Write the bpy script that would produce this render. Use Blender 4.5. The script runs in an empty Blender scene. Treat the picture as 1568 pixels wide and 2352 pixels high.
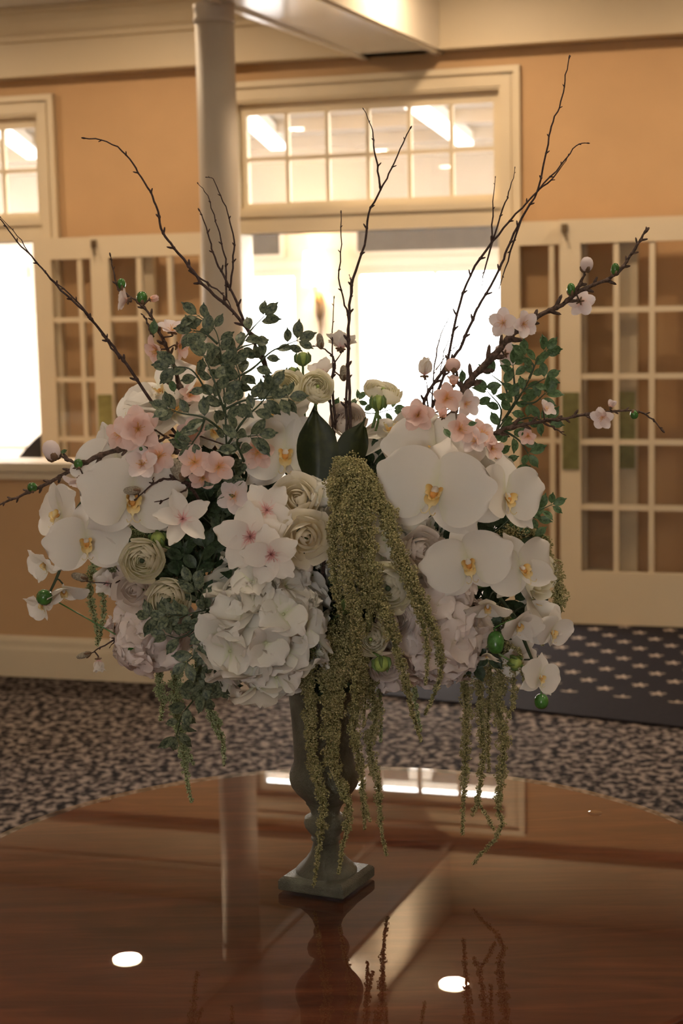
import bpy, math, random
import numpy as np
from mathutils import Vector, Matrix, noise
random.seed(7); RG = np.random.default_rng(7)
SC = bpy.context.scene
COL = SC.collection
R = math.radians

# ------------------------------------------------------------------ camera
FPX = 3750.0; CAM = Vector((0, 0, 1.6))
TH = math.atan((1176-690)/FPX); RO = 0.0215
_c, _s = math.cos(RO), math.sin(RO)
_R0 = Vector((1, 0, 0)); FWD = Vector((0, math.cos(TH), -math.sin(TH))); _U0 = Vector((0, math.sin(TH), math.cos(TH)))
RT = _R0*_c - _U0*_s; UP = _R0*_s + _U0*_c
cd = bpy.data.cameras.new('camera'); cam = bpy.data.objects.new('camera', cd); COL.objects.link(cam)
cam.matrix_world = Matrix(((RT.x, UP.x, -FWD.x, 0), (RT.y, UP.y, -FWD.y, 0), (RT.z, UP.z, -FWD.z, 1.6), (0, 0, 0, 1)))
cd.sensor_fit = 'VERTICAL'; cd.sensor_height = 22.3; cd.lens = FPX/2352*22.3
cd.dof.use_dof = True; cd.dof.focus_distance = 2.17; cd.dof.aperture_fstop = 4.6
cd.clip_start = 0.05
SC.camera = cam

# ------------------------------------------------------------------ world, exposure
SC.view_settings.view_transform = 'Standard'; SC.view_settings.look = 'None'
SC.view_settings.gamma = 1.0; SC.view_settings.use_curve_mapping = False
SC.view_settings.exposure = 0.12
W = bpy.data.worlds.new('daylight'); SC.world = W; W.use_nodes = True
bgn = W.node_tree.nodes['Background']; bgn.inputs[0].default_value = (1.0, 0.975, 0.935, 1); bgn.inputs[1].default_value = 18.0
SC.cycles.max_bounces = 8; SC.cycles.diffuse_bounces = 4; SC.cycles.glossy_bounces = 4
SC.cycles.transparent_max_bounces = 16
SC.cycles.sample_clamp_indirect = 6.0
SC.cycles.caustics_reflective = False; SC.cycles.caustics_refractive = False

def area(name, loc, target, sx, sy, power, color):
    l = bpy.data.lights.new(name, 'AREA'); l.shape = 'RECTANGLE'; l.size = sx; l.size_y = sy; l.energy = power; l.color = color
    o = bpy.data.objects.new(name, l); COL.objects.link(o); o.location = loc
    o.rotation_euler = (Vector(target)-Vector(loc)).to_track_quat('-Z', 'Y').to_euler(); return o
DOWN_POWER = 13.5
WARM = (1.0, 0.72, 0.46)

def at_z(px, py, z):
    d = RT*(px-784) - UP*(py-1176) + FWD*FPX
    return CAM + d*((z-1.6)/d.z)
def at_y(px, py, y):
    d = RT*(px-784) - UP*(py-1176) + FWD*FPX
    return CAM + d*(y/d.y)

# ------------------------------------------------------------------ materials
MATS = {}
def new_mat(name):
    m = bpy.data.materials.new(name); m.use_nodes = True
    nt = m.node_tree; b = nt.nodes['Principled BSDF']; MATS[name] = m
    return m, nt, b
def ramp(nt, fac, stops):
    r = nt.nodes.new('ShaderNodeValToRGB'); el = r.color_ramp.elements
    while len(el) < len(stops): el.new(0.5)
    for e, (p, c) in zip(el, stops): e.position = p; e.color = (*c, 1)
    nt.links.new(fac, r.inputs[0]); return r.outputs[0]
def noise_tex(nt, scale, detail=3, rough=0.5, vec=None, dist=0.0):
    n = nt.nodes.new('ShaderNodeTexNoise'); n.inputs['Scale'].default_value = scale
    n.inputs['Detail'].default_value = detail; n.inputs['Roughness'].default_value = rough; n.inputs['Distortion'].default_value = dist
    if vec: nt.links.new(vec, n.inputs['Vector'])
    return n
def obj_coord(nt, scale=(1, 1, 1), rot=(0, 0, 0)):
    tc = nt.nodes.new('ShaderNodeTexCoord'); mp = nt.nodes.new('ShaderNodeMapping')
    mp.inputs['Scale'].default_value = scale; mp.inputs['Rotation'].default_value = rot
    nt.links.new(tc.outputs['Object'], mp.inputs[0]); return mp.outputs[0]
def bump(nt, b, h, strength=0.3, dist=0.002):
    bn = nt.nodes.new('ShaderNodeBump'); bn.inputs['Strength'].default_value = strength; bn.inputs['Distance'].default_value = dist
    nt.links.new(h, bn.inputs['Height']); nt.links.new(bn.outputs[0], b.inputs['Normal'])
def plain(name, col, rough=0.5, metal=0.0, var=0.06, scale=8, spec=0.5, coat=0.0, bmp=0.0):
    m, nt, b = new_mat(name)
    n = noise_tex(nt, scale, 3, 0.6, obj_coord(nt))
    lo = tuple(c*(1-var) for c in col); hi = tuple(min(1, c*(1+var)) for c in col)
    nt.links.new(ramp(nt, n.outputs[0], [(0.35, lo), (0.65, hi)]), b.inputs['Base Color'])
    b.inputs['Roughness'].default_value = rough; b.inputs['Metallic'].default_value = metal
    b.inputs['Specular IOR Level'].default_value = spec; b.inputs['Coat Weight'].default_value = coat
    if bmp: bump(nt, b, n.outputs[0], bmp)
    return m
def translucent(nt, b, colsock, amt):
    out = nt.nodes['Material Output']; t = nt.nodes.new('ShaderNodeBsdfTranslucent'); mx = nt.nodes.new('ShaderNodeMixShader')
    mx.inputs[0].default_value = amt
    nt.links.new(colsock, t.inputs[0]); nt.links.new(b.outputs[0], mx.inputs[1]); nt.links.new(t.outputs[0], mx.inputs[2])
    nt.links.new(mx.outputs[0], out.inputs[0])
def petal_mat(name, base, mid, tip, trans=0.3, mid_pos=0.35, rough=0.55):
    m, nt, b = new_mat(name)
    a = nt.nodes.new('ShaderNodeAttribute'); a.attribute_name = 't'
    n = noise_tex(nt, 5, 3, 0.6, obj_coord(nt))
    mth = nt.nodes.new('ShaderNodeMath'); mth.operation = 'MULTIPLY_ADD'; mth.inputs[1].default_value = 0.16; 
    nt.links.new(n.outputs[0], mth.inputs[0])
    sub = nt.nodes.new('ShaderNodeMath'); sub.operation = 'SUBTRACT'; nt.links.new(a.outputs['Fac'], sub.inputs[0]); sub.inputs[1].default_value = 0.08
    nt.links.new(sub.outputs[0], mth.inputs[2])
    c = ramp(nt, mth.outputs[0], [(0.0, base), (mid_pos, mid), (1.0, tip)])
    nt.links.new(c, b.inputs['Base Color']); b.inputs['Roughness'].default_value = rough; b.inputs['Specular IOR Level'].default_value = 0.25
    
    translucent(nt, b, c, trans)
    return m
def leaf_mat(name, dark, light, trans=0.18, sc=5.0, thr=(0.40, 0.62)):
    m, nt, b = new_mat(name)
    n = noise_tex(nt, sc, 4, 0.65, obj_coord(nt))
    c = ramp(nt, n.outputs[0], [(thr[0], dark), (thr[1], light)])
    nt.links.new(c, b.inputs['Base Color']); b.inputs['Roughness'].default_value = 0.45; b.inputs['Specular IOR Level'].default_value = 0.35
    translucent(nt, b, c, trans); return m

wall_m = plain('tan_wall_paint', (0.58, 0.37, 0.19), 0.7, var=0.03, scale=3)
trim_m = plain('cream_trim_paint', (0.74, 0.63, 0.45), 0.42, var=0.02, scale=3)
col_m = plain('column_paint', (0.66, 0.58, 0.47), 0.6, var=0.02, scale=3)
shaded_trim_m = plain('shaded_trim_paint', (0.62, 0.52, 0.36), 0.5, var=0.02, scale=3)  # trim cream darkened, dimmer light near the ceiling put into the colour
soffit_m = plain('gloss_cream_paint', (0.78, 0.72, 0.62), 0.22, var=0.02, scale=3)
ceil_m = plain('ceiling_paint', (0.58, 0.54, 0.48), 0.7, var=0.02, scale=2)
white_m = plain('white_paint', (0.82, 0.78, 0.70), 0.6, var=0.02, scale=3)
grille_m = plain('grey_grille_metal', (0.26, 0.25, 0.24), 0.5, var=0.05)
brass_m = plain('aged_brass', (0.34, 0.33, 0.14), 0.32, 0.85, var=0.15, scale=20)
bronze_m = plain('dark_bronze', (0.16, 0.11, 0.06), 0.45, 0.6, var=0.2, scale=30)
black_m = plain('black_lacquer', (0.015, 0.014, 0.016), 0.35, var=0.1)
twig_m = plain('dark_twig_bark', (0.055, 0.030, 0.026), 0.75, var=0.45, scale=300, bmp=0.5)
branch_m = plain('rough_brown_bark', (0.095, 0.060, 0.045), 0.85, var=0.5, scale=220, bmp=0.9)
amstem_m = plain('olive_plume_cord', (0.10, 0.10, 0.035), 0.8, var=0.3, scale=200)
stem_m = plain('green_stem', (0.10, 0.17, 0.045), 0.5, var=0.2, scale=60)
dstem_m = plain('dark_green_stem', (0.035, 0.06, 0.028), 0.55, var=0.2, scale=60)
bud_m = plain('glossy_green_bud', (0.055, 0.17, 0.035), 0.25, var=0.35, scale=70)
pbud_m = plain('pale_green_bud', (0.30, 0.40, 0.10), 0.5, var=0.25, scale=90)
fuzz_m = plain('fuzzy_grey_bud', (0.33, 0.29, 0.22), 0.95, var=0.35, scale=500, bmp=0.8)
calyx_m = plain('brown_calyx', (0.17, 0.10, 0.055), 0.7, var=0.3, scale=150)
stamen_y = plain('yellow_stamens', (0.88, 0.55, 0.16), 0.6)
stamen_p = plain('pink_stamens', (0.82, 0.42, 0.42), 0.6)
orch_m = petal_mat('white_orchid_petal', (0.80, 0.80, 0.62), (0.88, 0.85, 0.79), (0.88, 0.85, 0.80), 0.30, 0.2, 0.45)
lip_m = petal_mat('yellow_orchid_lip', (0.62, 0.22, 0.04), (0.85, 0.62, 0.22), (0.86, 0.78, 0.50), 0.2, 0.4)
pink_m = petal_mat('pink_blossom_petal', (0.90, 0.46, 0.18), (0.89, 0.64, 0.56), (0.90, 0.72, 0.68), 0.35, 0.26)
pale_m = petal_mat('pale_pink_blossom_petal', (0.86, 0.52, 0.40), (0.88, 0.76, 0.73), (0.89, 0.82, 0.82), 0.35, 0.20)
star_m = petal_mat('white_blossom_petal', (0.84, 0.50, 0.48), (0.89, 0.83, 0.77), (0.90, 0.87, 0.81), 0.28, 0.17)
rose_m = petal_mat('cream_rose_petal', (0.90, 0.74, 0.48), (0.90, 0.84, 0.66), (0.91, 0.87, 0.78), 0.36, 0.40)
ran_m = petal_mat('cream_ranunculus_petal', (0.80, 0.79, 0.45), (0.91, 0.88, 0.66), (0.92, 0.90, 0.80), 0.38, 0.35)
blush_m = petal_mat('blush_rose_petal', (0.88, 0.72, 0.58), (0.88, 0.80, 0.72), (0.89, 0.83, 0.79), 0.34, 0.4)
hyd_w = petal_mat('white_hydrangea_petal', (0.66, 0.72, 0.48), (0.87, 0.86, 0.78), (0.89, 0.87, 0.82), 0.28, 0.2)
hyd_p = petal_mat('blush_hydrangea_petal', (0.78, 0.70, 0.56), (0.88, 0.78, 0.72), (0.90, 0.83, 0.79), 0.28, 0.2)
leaf_m = leaf_mat('dusty_green_leaf', (0.030, 0.055, 0.040), (0.20, 0.235, 0.145))
gleaf_m = leaf_mat('green_box_leaf', (0.045, 0.09, 0.035), (0.13, 0.22, 0.10))
dleaf_m = leaf_mat('dark_green_leaf', (0.018, 0.035, 0.018), (0.05, 0.085, 0.045))
bigleaf_m = leaf_mat('large_magnolia_leaf', (0.014, 0.022, 0.008), (0.060, 0.066, 0.016), 0.05, 22, (0.45, 0.75))
am_m = new_mat('amaranthus_seed')
def _am():
    m, nt, b = am_m
    n = noise_tex(nt, 420, 2, 0.6, obj_coord(nt)); n2 = noise_tex(nt, 35, 2, 0.5, obj_coord(nt))
    c1 = ramp(nt, n.outputs[0], [(0.34, (0.17, 0.15, 0.05)), (0.52, (0.42, 0.37, 0.17)), (0.68, (0.70, 0.56, 0.36))])
    c2 = ramp(nt, n.outputs[0], [(0.34, (0.15, 0.16, 0.055)), (0.55, (0.37, 0.37, 0.16)), (0.7, (0.60, 0.55, 0.32))])
    mx = nt.nodes.new('ShaderNodeMix'); mx.data_type = 'RGBA'
    nt.links.new(n2.outputs[0], mx.inputs[0]); nt.links.new(c1, mx.inputs[6]); nt.links.new(c2, mx.inputs[7])
    nt.links.new(mx.outputs[2], b.inputs['Base Color']); b.inputs['Roughness'].default_value = 0.55
    b.inputs['Specular IOR Level'].default_value = 0.4
_am(); am_m = am_m[0]
def _amg():
    m, nt, b = new_mat('green_amaranthus_seed')
    n = noise_tex(nt, 420, 2, 0.6, obj_coord(nt))
    c = ramp(nt, n.outputs[0], [(0.34, (0.14, 0.20, 0.08)), (0.55, (0.40, 0.47, 0.24)), (0.7, (0.62, 0.66, 0.40))])
    nt.links.new(c, b.inputs['Base Color']); b.inputs['Roughness'].default_value = 0.6; return m
amg_m = _amg()

def _carpet():
    m, nt, b = new_mat('speckled_carpet')
    v = obj_coord(nt)
    n = noise_tex(nt, 32, 2, 0.55, v, 0.25); n2 = noise_tex(nt, 300, 2, 0.6, v)
    c = ramp(nt, n.outputs[0], [(0.42, (0.014, 0.013, 0.016)), (0.50, (0.075, 0.062, 0.060)), (0.58, (0.33, 0.275, 0.25))])
    mx = nt.nodes.new('ShaderNodeMix'); mx.data_type = 'RGBA'; mx.blend_type = 'MULTIPLY'; mx.inputs[0].default_value = 0.5
    nt.links.new(c, mx.inputs[6]); nt.links.new(ramp(nt, n2.outputs[0], [(0.3, (0.4, 0.4, 0.4)), (0.7, (1, 1, 1))]), mx.inputs[7])
    nt.links.new(mx.outputs[2], b.inputs['Base Color']); b.inputs['Roughness'].default_value = 0.95; b.inputs['Specular IOR Level'].default_value = 0.1
    bump(nt, b, n2.outputs[0], 0.6, 0.004); return m
carpet_m = _carpet()

def _star_rug():
    # stars woven on a square lattice, printed flat in the rug
    m, nt, b = new_mat('navy_star_rug'); N = nt.nodes; L = nt.links
    def math_(op, a, bb=None, c=None):
        n = N.new('ShaderNodeMath'); n.operation = op
        for i, x in enumerate((a, bb, c)):
            if x is None: continue
            if isinstance(x, (int, float)): n.inputs[i].default_value = x
            else: L.new(x, n.inputs[i])
        return n.outputs[0]
    tc = N.new('ShaderNodeTexCoord'); sp = N.new('ShaderNodeSeparateXYZ'); L.new(tc.outputs['Object'], sp.inputs[0])
    S = 0.158
    k = math.sqrt(0.5)/S
    # object x runs along the rug's near edge, y away from it; lattice turned by 45 degrees
    a = math_('MULTIPLY', math_('ADD', sp.outputs[0], sp.outputs[1]), k)
    c = math_('MULTIPLY', math_('SUBTRACT', sp.outputs[0], sp.outputs[1]), k)
    fa = math_('SUBTRACT', math_('FRACT', a), 0.5); fc = math_('SUBTRACT', math_('FRACT', c), 0.5)
    r = math_('SQRT', math_('ADD', math_('MULTIPLY', fa, fa), math_('MULTIPLY', fc, fc)))
    ang = math_('ARCTAN2', fa, fc)
    lim = math_('MULTIPLY_ADD', math_('POWER', math_('ABSOLUTE', math_('COSINE', math_('MULTIPLY', ang, 2.5))), 2.2), 0.15, 0.085)
    star = math_('MULTIPLY', math_('LESS_THAN', r, lim), math_('GREATER_THAN', sp.outputs[1], 0.33))
    n = noise_tex(nt, 260, 2, 0.6, tc.outputs['Object'])
    base = ramp(nt, n.outputs[0], [(0.3, (0.008, 0.007, 0.010)), (0.7, (0.028, 0.024, 0.030))])
    sc_ = ramp(nt, n.outputs[0], [(0.3, (0.26, 0.21, 0.18)), (0.7, (0.50, 0.42, 0.36))])
    mx = N.new('ShaderNodeMix'); mx.data_type = 'RGBA'; L.new(star, mx.inputs[0]); L.new(base, mx.inputs[6]); L.new(sc_, mx.inputs[7])
    L.new(mx.outputs[2], b.inputs['Base Color']); b.inputs['Roughness'].default_value = 0.9; b.inputs['Specular IOR Level'].default_value = 0.15
    return m
rug_m = _star_rug()

def _wood():
    m, nt, b = new_mat('polished_mahogany')
    v = obj_coord(nt, (1.2, 9, 9), (0, 0, 0.12)); n = noise_tex(nt, 3.2, 6, 0.62, v, 1.2)
    v2 = obj_coord(nt, (3, 90, 30), (0, 0, 0.12)); n2 = noise_tex(nt, 4, 4, 0.6, v2)
    c = ramp(nt, n.outputs[0], [(0.30, (0.056, 0.014, 0.006)), (0.5, (0.095, 0.025, 0.010)), (0.68, (0.145, 0.041, 0.016))])
    mx = nt.nodes.new('ShaderNodeMix'); mx.data_type = 'RGBA'; mx.blend_type = 'MULTIPLY'; mx.inputs[0].default_value = 0.3
    nt.links.new(c, mx.inputs[6]); nt.links.new(ramp(nt, n2.outputs[0], [(0.35, (0.5, 0.45, 0.42)), (0.6, (1, 1, 1))]), mx.inputs[7])
    nt.links.new(mx.outputs[2], b.inputs['Base Color']); b.inputs['Roughness'].default_value = 0.7
    b.inputs['Specular IOR Level'].default_value = 0.08
    return m
wood_m = _wood()
def glass_mat(name, tint, rough=0.0, ior=1.5, boost=1.0):
    m, nt, b = new_mat(name); N = nt.nodes; L = nt.links; N.remove(b)
    t = N.new('ShaderNodeBsdfTransparent'); t.inputs[0].default_value = (*tint, 1)
    g = N.new('ShaderNodeBsdfGlossy'); g.inputs['Roughness'].default_value = rough
    f = N.new('ShaderNodeFresnel'); ge = N.new('ShaderNodeNewGeometry'); mr = N.new('ShaderNodeMapRange'); mr.inputs[3].default_value = ior; mr.inputs[4].default_value = 1/ior
    L.new(ge.outputs['Backfacing'], mr.inputs[0]); L.new(mr.outputs[0], f.inputs[0])
    ml = N.new('ShaderNodeMath'); ml.operation = 'MULTIPLY'; ml.use_clamp = True; ml.inputs[1].default_value = boost; L.new(f.outputs[0], ml.inputs[0])
    mx = N.new('ShaderNodeMixShader'); L.new(ml.outputs[0], mx.inputs[0]); L.new(t.outputs[0], mx.inputs[1]); L.new(g.outputs[0], mx.inputs[2])
    L.new(mx.outputs[0], N['Material Output'].inputs[0]); return m, nt, g
pane_m, _, _ = glass_mat('door_glass', (0.985, 0.985, 0.98), 0.05, 1.5, 1.6)
clear_m, _, _ = glass_mat('window_glass', (0.97, 0.97, 0.97), 0.0)
ttop_m, _nt, _g = glass_mat('table_glass', (0.97, 0.97, 0.97), 0.004, 1.52, 1.15)
def _vase():
    m, nt, b = new_mat('verdigris_metal')
    v = obj_coord(nt); n = noise_tex(nt, 22, 4, 0.6, v); n2 = noise_tex(nt, 420, 3, 0.7, v); n3 = noise_tex(nt, 9, 3, 0.5, v)
    c = ramp(nt, n.outputs[0], [(0.3, (0.085, 0.085, 0.062)), (0.55, (0.16, 0.16, 0.12)), (0.75, (0.25, 0.27, 0.20))])
    rust = ramp(nt, n3.outputs[0], [(0.62, (0, 0, 0)), (0.74, (1, 1, 1))])
    mx = nt.nodes.new('ShaderNodeMix'); mx.data_type = 'RGBA'; nt.links.new(rust, mx.inputs[0]); nt.links.new(c, mx.inputs[6]); mx.inputs[7].default_value = (0.17, 0.085, 0.045, 1)
    nt.links.new(mx.outputs[2], b.inputs['Base Color']); b.inputs['Roughness'].default_value = 0.40; b.inputs['Metallic'].default_value = 0.15
    bump(nt, b, n2.outputs[0], 1.0, 0.004); return m
vase_m = _vase()
def emit(name, col, s):
    m, nt, b = new_mat(name); b.inputs['Base Color'].default_value = (*col, 1)
    b.inputs['Emission Color'].default_value = (*col, 1); b.inputs['Emission Strength'].default_value = s; return m
lamp_m = emit('downlight_lens', (1.0, 0.80, 0.52), 60.0)
shade_m = emit('lit_sconce_shade', (1.0, 0.78, 0.42), 3.5)
strip_m = emit('ceiling_strip_lens', (1.0, 1.0, 1.0), 2.6)

# ------------------------------------------------------------------ mesh helpers
def me_from(name, V, Fc, mats, smooth=False, t=None, mi=None):
    me = bpy.data.meshes.new(name)
    me.from_pydata([tuple(v) for v in V], [], [tuple(f) for f in Fc])
    for m in (mats if isinstance(mats, (list, tuple)) else [mats]): me.materials.append(m)
    if smooth: me.polygons.foreach_set('use_smooth', [True]*len(me.polygons))
    if mi is not None: me.polygons.foreach_set('material_index', mi)
    if t is not None:
        a = me.attributes.new('t', 'FLOAT', 'POINT'); a.data.foreach_set('value', list(t))
    me.update(); return me
def link(name, me, parent=None, M=None):
    o = bpy.data.objects.new(name, me); COL.objects.link(o)
    if parent is not None: o.parent = parent
    if M is not None: o.matrix_local = M
    return o
def empty(name, loc=(0, 0, 0), rz=0.0):
    o = bpy.data.objects.new(name, None); COL.objects.link(o); o.location = loc; o.rotation_euler = (0, 0, rz); o.empty_display_size = 0.05; return o
def tag(o, label=None, cat=None, group=None, kind=None):
    if label: o['label'] = label
    if cat: o['category'] = cat
    if group: o['group'] = group
    if kind: o['kind'] = kind
    return o

class MB:
    def __init__(s): s.V = []; s.F = []; s.T = []; s.MI = []
    def add(s, V, Fc, t=0.0, mi=0):
        n = len(s.V); s.V += [tuple(v) for v in V]; s.F += [tuple(i+n for i in f) for f in Fc]
        s.T += (list(t) if hasattr(t, '__len__') else [t]*len(V)); s.MI += [mi]*len(Fc); return s
    def box(s, x0, x1, y0, y1, z0, z1, f=None, mi=0):
        V = [(x, y, z) for z in (z0, z1) for y in (y0, y1) for x in (x0, x1)]
        if f: V = [f(*v) for v in V]
        return s.add(V, [(0, 2, 3, 1), (4, 5, 7, 6), (0, 1, 5, 4), (2, 6, 7, 3), (0, 4, 6, 2), (1, 3, 7, 5)], mi=mi)
    def lathe(s, prof, n=32, c=(0, 0, 0), mi=0, cap=True):
        V = []; m = len(prof)
        for r_, z in prof:
            for k in range(n):
                a = 2*math.pi*k/n; V.append((c[0]+r_*math.cos(a), c[1]+r_*math.sin(a), c[2]+z))
        Fc = [(i*n+k, i*n+(k+1) % n, (i+1)*n+(k+1) % n, (i+1)*n+k) for i in range(m-1) for k in range(n)]
        if cap: Fc += [tuple(range(n-1, -1, -1)), tuple((m-1)*n+k for k in range(n))]
        return s.add(V, Fc, mi=mi)
    def tube(s, pts, rad, n=6, mi=0):
        pts = [Vector(p) for p in pts]; V = []; ref = Vector((0.3, 0.9, 0.2))
        for i, p in enumerate(pts):
            d = (pts[min(i+1, len(pts)-1)]-pts[max(i-1, 0)]).normalized()
            a = d.cross(ref); a = a.normalized() if a.length > 1e-4 else Vector((1, 0, 0)); b = d.cross(a)
            r_ = rad[i] if hasattr(rad, '__len__') else rad
            for k in range(n):
                w = 2*math.pi*k/n; V.append(p + a*(r_*math.cos(w)) + b*(r_*math.sin(w)))
        m = len(pts)
        Fc = [(i*n+k, i*n+(k+1) % n, (i+1)*n+(k+1) % n, (i+1)*n+k) for i in range(m-1) for k in range(n)]
        Fc += [tuple(range(n-1, -1, -1)), tuple((m-1)*n+k for k in range(n))]
        return s.add(V, Fc, mi=mi)
    def blob(s, c, ax, rx, rl, n=6, m=5, mi=0, p=1.0):
        ax = Vector(ax).normalized(); a = ax.cross(Vector((0.31, 0.2, 0.93))).normalized(); b = ax.cross(a); c = Vector(c)
        V = [c-ax*rl]
        for i in range(1, m):
            th = math.pi*i/m
            for k in range(n):
                w = 2*math.pi*k/n; rr = rx*math.sin(th)**p
                V.append(c - ax*(rl*math.cos(th)) + a*(rr*math.cos(w)) + b*(rr*math.sin(w)))
        V.append(c+ax*rl); e = len(V)-1
        Fc = [(0, 1+(k+1) % n, 1+k) for k in range(n)]
        Fc += [(1+i*n+k, 1+i*n+(k+1) % n, 1+(i+1)*n+(k+1) % n, 1+(i+1)*n+k) for i in range(m-2) for k in range(n)]
        Fc += [(1+(m-2)*n+k, 1+(m-2)*n+(k+1) % n, e) for k in range(n)]
        return s.add(V, Fc, mi=mi)
    def mesh(s, name, mats, smooth=False): return me_from(name, s.V, s.F, mats, smooth, s.T, s.MI)
    def build(s, name, mats, parent=None, smooth=False, M=None): return link(name, s.mesh(name, mats, smooth), parent, M)
def crom(pts, k=5):
    pts = [Vector(p) for p in pts]
    if len(pts) < 3: 
        return [pts[0].lerp(pts[-1], i/k) for i in range(k+1)]
    out = []; P_ = [pts[0]*2-pts[1]] + pts + [pts[-1]*2-pts[-2]]
    for i in range(1, len(P_)-2):
        a, b, c, d = P_[i-1:i+3]
        for j in range(k):
            t = j/k; out.append(0.5*((2*b)+(c-a)*t+(2*a-5*b+4*c-d)*t*t+(3*b-a-3*c+d)*t**3))
    out.append(pts[-1]); return out

# ------------------------------------------------------------------ the setting
WM = 0.30; _wl = math.hypot(1, WM)
WP = Vector((0.3986, 8.2003, 0)); WU = Vector((1, -WM, 0))/_wl; WN = Vector((WM, 1, 0))/_wl
WROT = math.atan2(WU.y, WU.x)
def WF(u, t, z): return WP + WU*u + WN*t + Vector((0, 0, z))
CEIL = 3.12
def struct(name, mb, m, smooth=False, parent=None):
    o = mb.build(name, m, parent, smooth)
    if parent is None: o['kind'] = 'structure'
    return o
m = MB(); m.add([(-9, -5, 0), (9, -5, 0), (9, 22, 0), (-9, 22, 0)], [(0, 1, 2, 3)]); struct('floor', m, carpet_m)
# far wall with two openings (u -0.923..0.419 and ..-2.038) and transom holes above
m = MB(); T0, T1 = 0.0, 0.16
TOPZ = CEIL
for u0, u1, z0, z1 in [(-2.038, -0.935, 0, TOPZ), (0.425, 6.5, 0, TOPZ), (-0.935, 0.425, 2.60, TOPZ), (-0.935, 0.425, 1.945, 2.05),
                       (-3.55, -2.038, 2.60, TOPZ), (-3.55, -2.038, 1.945, 2.05), (-8, -3.55, 0, TOPZ)]:
    m.box(u0, u1, T0, T1, z0, z1, WF)
struct('wall_back', m, wall_m)
m = MB().box(-6, -5.85, -4, 11, 0, CEIL); struct('wall_left', m, wall_m)
m = MB().box(5.5, 5.65, -4, 7.2, 0, CEIL); struct('wall_right', m, wall_m)
m = MB()      # wall behind the camera, with one daylight window
for x0, x1, z0, z1 in ((-6, -1.3, 0, CEIL), (-0.3, 5.65, 0, CEIL), (-1.3, -0.3, 0, 1.12), (-1.3, -0.3, 2.15, CEIL)): m.box(x0, x1, -4, -3.85, z0, z1)
struct('wall_front', m, wall_m)
m = MB(); m.add([(-6, -4, CEIL), (6, -4, CEIL), WF(6.2, 0.0, CEIL), WF(-7, 0.0, CEIL)], [(0, 3, 2, 1)])
m.add([(-6, -4, CEIL+.05), (6, -4, CEIL+.05), WF(6.2, 0.0, CEIL+.05), WF(-7, 0.0, CEIL+.05)], [(0, 1, 2, 3)]); struct('ceiling', m, ceil_m)
# fascia and crown moulding along the top of the wall
m = MB().box(-8, 6, -0.10, 0, 2.785, CEIL, WF); m.box(-8, 6, -0.115, -0.10, 2.785, 2.80, WF); struct('trim_1', m, shaded_trim_m)
def profile_run(prof, f, a0, a1):
    mb = MB(); n = len(prof)
    V = [f(a, p[0], p[1]) for a in (a0, a1) for p in prof]
    mb.add(V, [(i, i+1, n+i+1, n+i) for i in range(n-1)] + [tuple(range(n)), tuple(range(2*n-1, n-1, -1))]); return mb
crown = [(-0.10, 2.955), (-0.125, 2.96), (-0.128, 2.985), (-0.15, 3.0), (-0.175, 3.045), (-0.185, 3.085), (-0.215, 3.09), (-0.215, CEIL), (-0.10, CEIL)]
struct('trim_2', profile_run(crown, WF, -8, -0.30), shaded_trim_m)
# big soffit beam running out from the wall over the column
BD = Vector((-0.36, -0.933, 0)).normalized()
b0 = at_z(830, 135, 2.785); b1 = at_z(1025, 120, 2.785)
BL = b0 - BD*0.15; BR = b1 - BD*0.15
def prism(Pa, Pb, L, z0, z1):
    mb = MB(); A = [Pa, Pb, Pb+BD*L, Pa+BD*L]
    V = [(p.x, p.y, z0) for p in A]+[(p.x, p.y, z1) for p in A]
    return mb.add(V, [(0, 3, 2, 1), (4, 5, 6, 7), (0, 1, 5, 4), (1, 2, 6, 5), (2, 3, 7, 6), (3, 0, 4, 7)])
o = struct('ceiling_beam', prism(BL, BR, 9.5, 2.785, CEIL), soffit_m)
BS = Vector((-BD.y, BD.x, 0)); BS = BS if BS.x > 0 else -BS
for k, (p, s_) in enumerate(((BL, 1), (BR, -1))):
    mb = prism(p+BS*(0.012*s_), p+BS*(0.050*s_), 9.5, 2.772, 2.786); struct('bead', mb, soffit_m, parent=o)

# casings (stepped) round the openings
def casing(name, uL, uR, z1, w=0.105, left=True, right=True):
    mb = MB(); pr = []
    for a, b_, d in ((0, w, 0.022), (0.012, w-0.045, 0.032), (w-0.03, w, 0.042)):
        if left: mb.box(uL-b_, uL-a, -d, 0, 0, z1+b_, WF)
        if right: mb.box(uR+a, uR+b_, -d, 0, 0, z1+b_, WF)
        mb.box(uL-(b_ if left else 0), uR+(b_ if right else 0), -d-0.0005, 0, z1+a, z1+b_, WF)
    mb.box(uL-0.01, uR+0.01, -0.015, 0.17, 1.945, 2.075, WF)      # transom bar
    mb.box(uL-0.01, uR+0.01, -0.03, -0.01, 2.03, 2.06, WF)
    mb.box(uL-0.012, uL+0.004, 0.0, 0.17, 0, z1, WF); mb.box(uR-0.004, uR+0.012, 0.0, 0.17, 0, z1, WF)
    struct(name, mb, trim_m)
casing('trim_3', -0.925, 0.425, 2.595)
casing('trim_4', -3.50, -2.035, 2.595)
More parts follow.
